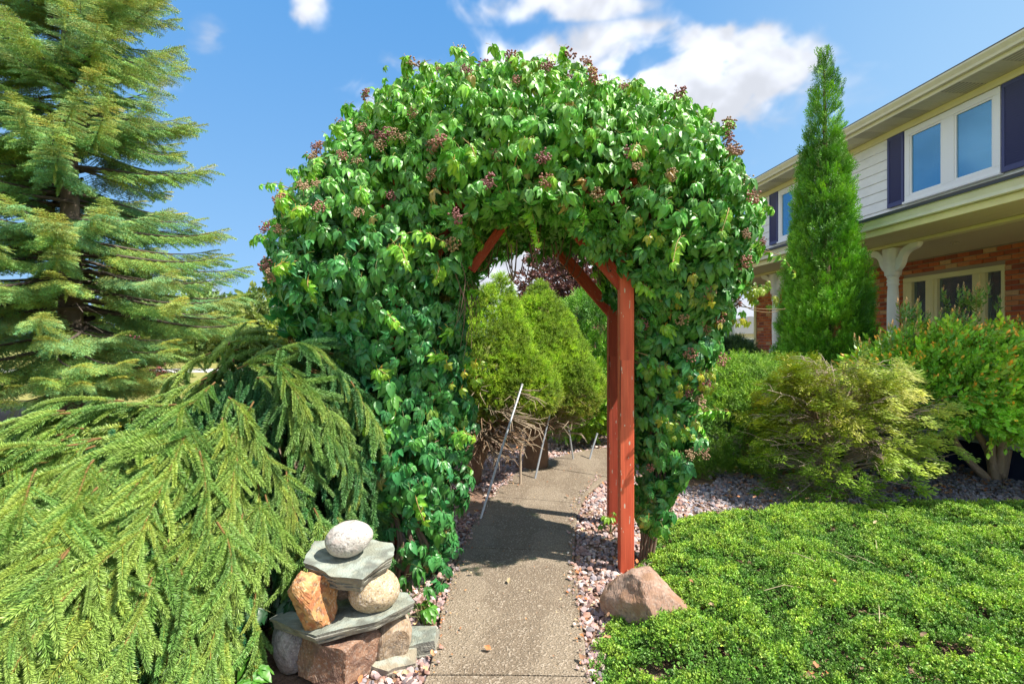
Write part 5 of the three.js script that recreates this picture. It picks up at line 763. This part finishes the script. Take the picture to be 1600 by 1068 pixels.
// ------------------------------------------------------------------ stones
{
  const st = (name, label, geo, p, turn = [0, 0, 0], rough = 0.85, group, cat = 'stone') => { const m = mesh(name, geo, stoneMat(rough, name.endsWith('cobble') ? 0.0012 : 0.004)); m.position.copy(p); m.rotation.set(...turn); return info(m, label, cat, group); };
  const slate = { a: [0.175, 0.195, 0.165], b: [0.25, 0.265, 0.215], edge: [0.25, 0.225, 0.195], fleck: [0.32, 0.37, 0.33] };
  st('base_stone', 'reddish brown angular boulder at the bottom front of the stone cairn', rock([0.20, 0.165, 0.17], 5, { a: [0.22, 0.115, 0.07], b: [0.29, 0.17, 0.11], stain: [0.15, 0.09, 0.07], cuts: 7, rough: 0.14, fine: 0.02, near: 0.6, extra: [[0, 1, 0, 0.72], [0.7, 0, 0.7, 0.6], [-0.5, 0, 0.85, 0.62], [0, -1, 0, 0.6]], crease: 0.5, speck: 0.5 }), D(-0.785, 0.10, 2.40), [0.1, 0.3, -0.06]);
  st('base_stone', 'smooth grey boulder at the bottom left of the stone cairn', rock([0.115, 0.15, 0.13], 6, { a: [0.23, 0.21, 0.215], b: [0.31, 0.29, 0.29], rough: 0.12, fine: 0.01, cuts: 2, near: 0.8, speck: 0.5 }), D(-1.03, 0.115, 2.50), [0, 0.4, 0.1]);
  st('base_stone', 'tan wedge stone propping the right side of the lower slate', rock([0.09, 0.13, 0.10], 8, { a: [0.30, 0.21, 0.13], b: [0.38, 0.29, 0.2], cuts: 6, rough: 0.12, near: 0.6, crease: 0.5, speck: 0.6, detail: 18 }), D(-0.58, 0.115, 2.52), [0, 0.2, -0.25]);
  st('flat_stone', 'tan grey flat stone lying on the gravel right of the cairn', slab([[-0.12, 0.04], [-0.04, 0.10], [0.10, 0.07], [0.11, -0.04], [0.02, -0.10], [-0.11, -0.08]], 0.05, 31, { ...slate, a: [0.25, 0.22, 0.16], b: [0.33, 0.28, 0.2], layers: 3, jag: 0.03 }), D(-0.56, 0.06, 2.48), [0.2, 0.3, -0.1]);
  st('flat_stone', 'blue grey split stone low behind the flat stone beside the path', slab([[-0.12, 0.05], [-0.02, 0.1], [0.13, 0.06], [0.1, -0.08], [-0.1, -0.08]], 0.08, 32, { ...slate, layers: 4, jag: 0.025 }), D(-0.49, 0.08, 2.62), [0.05, -0.2, 0.14]);
  const world = (pts, x, d) => pts.map(([a, b]) => [a - x, -(b - d)]);
  st('slate_slab', 'wide lower grey green slate slab of the stone cairn', slab(world([[-1.13, 2.42], [-0.85, 2.235], [-0.60, 2.34], [-0.46, 2.50], [-0.52, 2.60], [-0.775, 2.66], [-1.0, 2.60]], -0.79, 2.45), 0.045, 33, { ...slate, layers: 4, jag: 0.02, tilt: [0.06, 0.02], under: 0.02 }), D(-0.79, 0.285, 2.45));
  st('orange_stone', 'rough orange brown rock standing on the left of the lower slate', rock([0.118, 0.145, 0.11], 9, { a: [0.42, 0.20, 0.075], b: [0.52, 0.29, 0.12], stain: [0.36, 0.12, 0.05], pale: [0.66, 0.56, 0.42], cuts: 9, rough: 0.2, fine: 0.035, near: 0.58, crease: 0.45, speck: 0.8, grain: 0.016 }), D(-0.905, 0.385, 2.36), [0.15, 0.5, 0.42]);
  st('tan_cobble', 'round speckled tan cobble on the right of the lower slate', rock([0.118, 0.098, 0.105], 10, { a: [0.38, 0.29, 0.18], b: [0.45, 0.35, 0.22], dark: [0.16, 0.11, 0.07], rough: 0.08, grain: 0.009, cuts: 2, near: 0.85 }), D(-0.655, 0.375, 2.47), [0, 0.3, -0.12]);
  st('brown_stone', 'dark brown stone wedged between the two slates of the cairn', rock([0.12, 0.085, 0.09], 11, { a: [0.22, 0.15, 0.11], b: [0.29, 0.2, 0.15], cuts: 6, rough: 0.12, crease: 0.5, speck: 0.5, detail: 18 }), D(-0.80, 0.375, 2.56), [0, 0.6, 0]);
  st('slate_slab', 'thick upper slate slab with layered front edge under the white cobble', slab(world([[-1.0, 2.62], [-0.97, 2.40], [-0.80, 2.30], [-0.655, 2.28], [-0.60, 2.40], [-0.555, 2.47], [-0.59, 2.60], [-0.78, 2.66]], -0.77, 2.46), 0.095, 34, { ...slate, layers: 7, jag: 0.035, tilt: [-0.01, -0.10], under: 0.05 }), D(-0.77, 0.535, 2.46));
  st('white_cobble', 'rounded whitish granite cobble balanced on top of the stone cairn', rock([0.108, 0.080, 0.09], 12, { a: [0.40, 0.375, 0.345], b: [0.48, 0.45, 0.42], dark: [0.17, 0.15, 0.14], rough: 0.09, grain: 0.0075, stain: [0.5, 0.42, 0.38] }), D(-0.775, 0.618, 2.47), [0, 0.2, 0.2]);
  st('boulder', 'large pinkish brown granite boulder at the foot of the front red post', rock([0.285, 0.215, 0.19], 14, { a: [0.30, 0.18, 0.125], b: [0.36, 0.24, 0.18], stain: [0.27, 0.15, 0.085], pale: [0.55, 0.47, 0.4], rough: 0.12, fine: 0.02, cuts: 4, near: 0.62, extra: [[0.62, 0.75, 0.1, 0.66], [-0.9, 0.25, 0.3, 0.72]], grain: 0.011, speck: 0.6, detail: 36, crease: 0.7 }), D(0.765, 0.075, 2.87), [0.0, 0.15, -0.18], 0.85, null, 'boulder');
}
// ------------------------------------------------------------------ stakes along the path
{
  const metal = mat([0.50, 0.52, 0.55], 0.38, { metalness: 0.6 }), wood = mat([0.40, 0.32, 0.24], 0.9), capM = mat([0.25, 0.26, 0.28], 0.5);
  const stake = (label, a, b, r, m) => { const t = thing('garden_stake', label, 'stake', a, 0), v = V(b[0] - a[0], b[1] - a[1], b[2] - a[2]); mesh('rod', new Geo().tube([V(0, -0.03, 0), v.clone().multiplyScalar(0.5), v], r, r, [1, 1, 1], 8), m, t); const c = mesh('tip', new THREE.CylinderGeometry(r * 1.25, r * 1.25, 0.02, 8), m === wood ? wood : capM, t); c.position.copy(v); c.quaternion.setFromUnitVectors(V(0, 1, 0), v.clone().normalize()); };
  stake('long silvery metal stake leaning right, nearest the left leg of the creeper', [-0.29, 0, -4.42], [0.10, 1.12, -5.2], 0.011, metal);
  stake('short upright weathered wooden stake beside the first leaning metal stake', [0.09, 0, -5.55], [0.09, 0.42, -5.55], 0.014, wood);
  stake('silvery metal stake leaning right in front of the middle spruce trunk', [0.24, 0, -5.75], [0.45, 0.78, -6.0], 0.012, metal);
  stake('thin grey metal stake leaning left at the gravel edge by the path bend', [0.80, 0, -6.72], [0.70, 0.62, -6.72], 0.012, metal);
  stake('short silvery metal stake leaning right beside the rear red post', [0.98, 0, -6.70], [1.12, 0.34, -6.85], 0.012, metal);
  const hose = mesh('garden_hose', new Geo().tube(new THREE.CatmullRomCurve3([D(-0.5, 0.02, 7.2), D(0.1, 0.03, 7.3), D(0.9, 0.02, 7.5), D(1.6, 0.02, 7.9), D(2.4, 0.02, 8.3)]).getPoints(30), 0.013, 0.013, [1, 1, 1], 7), mat([0.03, 0.035, 0.045], 0.4)); info(hose, 'black garden hose lying on the slate ground beyond the bend', 'hose');
}
// ------------------------------------------------------------------ what stands farther off
const farShoot = leafShoot(kit, 10, { size: 0.62, wid: 0.3, rows: 3 }), farMat = leafMat([1, 1, 1], 0.6, 0.35, { vertexColors: true });
function leafTree(name, label, x, d, h, r, crownLow, o) {
  const R = rng(o.seed), t = thing(name, label, o.cat ?? 'tree', [x, 0, -d], 0, o.group), bt = bark(o.bark ?? [0.14, 0.1, 0.08], { vertexColors: true }), items = [], lobes = [];
  mesh('trunk', new Geo().tube([V(0, 0, 0), V(0.04 * h * (R() - 0.5), h * 0.4, 0), V(0, h * 0.8, 0)], 0.022 * h, 0.006 * h, [1, 1, 1], 8), bt, t);
  for (let k = 0; k < (o.lobes ?? 12); k++) { const a = R() * 6.28, q = Math.sqrt(R()) * 0.72, y = lerp(crownLow, h * 0.92, R()), w = Math.sin(Math.PI * clamp(0.2 + 0.75 * (y - crownLow) / (h - crownLow))); lobes.push(V(Math.cos(a) * q * r * w, y, Math.sin(a) * q * r * w)); }
  for (const c of lobes) { const b = V(0, Math.min(c.y * 0.8, h * 0.7), 0); mesh('limb', new Geo().tube([b, b.clone().lerp(c, 0.5).add(V(0, 0.05 * h, 0)), c], 0.008 * h, 0.002 * h, [1, 1, 1], 5), bt, t); const lr = r * (o.lobe ?? 0.42) * (0.7 + 0.6 * R()); for (let k = 0; k < (o.per ?? 90); k++) { const n = V(R() - 0.5, R() - 0.5, R() - 0.5).normalize(), q = lr * Math.pow(R(), 0.4), p = c.clone().addScaledVector(n, q).setY(c.y + n.y * q * (o.squash ?? 0.7)).add(t.position); items.push({ m: basis(p, n.clone().add(V(0, 0.2, 0)).addScaledVector(V(R() - 0.5, R() - 0.5, R() - 0.5), 1), V(R() - 0.5, 1, R() - 0.5), (o.s ?? 0.3) * (0.7 + 0.6 * R())), c: vary(mixc(o.a, o.b, R()), R, 0.25, 0.1), g: 0 }); } }
  spread(t, 'foliage', [o.geo ?? farShoot], o.mat ?? farMat, items, { flat: true });
}
leafTree('copper_beech', 'airy copper red tree seen behind the lime spruces through the arch', 1.5, 13.0, 4.5, 2.0, 1.3, { seed: 101, a: [0.06, 0.025, 0.025], b: [0.13, 0.05, 0.035], lobes: 36, per: 95, lobe: 0.34, s: 0.10, squash: 0.45 });
leafTree('deciduous_tree', 'yellow green tree on the lawn seen between the tall spruce and the creeper', -7.6, 19.0, 4.6, 1.6, 0.9, { seed: 102, a: [0.09, 0.15, 0.02], b: [0.22, 0.27, 0.04], lobes: 20, per: 80, s: 0.26 });
leafTree('deciduous_tree', 'feathery pale tree right of the yellow green lawn tree, behind the weeping spruce', -6.4, 17.0, 3.4, 1.0, 0.5, { seed: 103, a: [0.13, 0.17, 0.05], b: [0.24, 0.27, 0.08], lobes: 16, per: 60, s: 0.2 });
leafTree('pink_shrub', 'pink flowering bush on the lawn under the tall spruce branches', -11.6, 16.0, 1.5, 0.75, 0.4, { seed: 104, a: [0.42, 0.10, 0.20], b: [0.30, 0.12, 0.12], lobes: 8, per: 70, s: 0.14, cat: 'shrub' });
{
  const R = rng(110);
  for (const [k, [x, d, h, r, label]] of [[-38, 46, 7.5, 4, 'broad far tree at the left edge beyond the road'], [-31, 44, 6.5, 3.6, 'rounded far tree beyond the road, behind the tall spruce trunk'], [-24.5, 42, 5.6, 3.2, 'far green tree beyond the road, behind the tall spruce right branches'], [-18.5, 40, 5.0, 2.8, 'far lower tree beyond the road, behind the yellow green tree'], [-12.5, 42, 5.2, 3.0, 'far tree beyond the road behind the left shoulder of the creeper'], [-6, 46, 5.6, 3, 'far tree beyond the road behind the first dwarf spruce'], [1.5, 44, 5.2, 3, 'far tree beyond the road behind the copper tree'], [8, 48, 5, 3, 'far tree beyond the road behind the rounded cedar']].entries()) leafTree('roadside_tree', label, x, d, h, r, 0.6, { seed: 120 + k, a: [0.07, 0.13, 0.025], b: [0.15, 0.20, 0.05], lobes: 16, per: 60, s: 0.6, group: 'far trees beyond the road' });
}
{ // low meadow shrubs in front of the road and behind the porch end
  const f = p => ell(p, [6.2, 0.6, -17.5], [1.3, 0.95, 0.9]) + lumpy(p, 2, 0.6);
  body('garden_bush', 'light green bush beyond the far end of the porch, under the grey roof', 'shrub', [6.2, 0, -17.5], f, [4.4, 0, -19], [8, 2.2, -16], { geos: [farShoot], mat: farMat, a: [0.08, 0.18, 0.02], b: [0.2, 0.32, 0.03], seed: 131, n: 900, s0: 0.25, s1: 0.4, depth: 0.25 });
  const hb = thing('neighbour_house', 'distant neighbouring house with a grey roof past the end of the porch', 'house', [19, 0, -46]), rf = new THREE.Shape([[-7, 2.4], [0, 3.6], [7, 2.4], [7, 2.2], [-7, 2.2]].map(p => new THREE.Vector2(...p)));
  mesh('wall', box(13, 2.3, 8, 0, 1.15, 0), mat([0.62, 0.58, 0.52], 0.9), hb); mesh('roof', new THREE.ExtrudeGeometry(rf, { depth: 9, bevelEnabled: false }).translate(0, 0, -4.5).rotateY(0), mat([0.27, 0.28, 0.31], 0.9), hb); for (const x of [-4, 0, 4]) { const w = part('window', hb); mesh('frame', joined([box(1.6, 0.08, 0.08, x, 1.8, 4.02), box(1.6, 0.08, 0.08, x, 0.8, 4.02), box(0.08, 0.92, 0.08, x - 0.76, 1.3, 4.02), box(0.08, 0.92, 0.08, x + 0.76, 1.3, 4.02)]), mat([0.8, 0.8, 0.8], 0.5), w); mesh('pane', box(1.44, 0.92, 0.03, x, 1.3, 4.01), mat([0.05, 0.07, 0.1], 0.1), w); }
  const bn = thing('white_barn', 'long low white building across the road, left of the creeper', 'building', [-22, 0, -52], 0.12), br = new THREE.Shape([[-3, 1.9], [0, 2.9], [3, 1.9]].map(p => new THREE.Vector2(...p)));
  mesh('wall', box(7, 1.9, 5.6, 0, 0.95, 0), mat([0.78, 0.76, 0.74], 0.8), bn); mesh('roof', new THREE.ExtrudeGeometry(br, { depth: 7.4, bevelEnabled: false }).translate(0, 0.005, -3.7).rotateY(Math.PI / 2), mat([0.5, 0.5, 0.52], 0.7), bn); const dr = part('door', bn); mesh('door_leaf', box(1.6, 1.6, 0.05, -1.4, 0.8, 2.84), mat([0.5, 0.5, 0.5], 0.7), dr); mesh('handle', box(0.04, 0.2, 0.05, -0.75, 0.8, 2.89), mat([0.1, 0.1, 0.1], 0.4), dr);
}
scene.traverse(o => { if (o.isMesh) o.castShadow = o.receiveShadow = true; });
renderer.render(scene, camera);
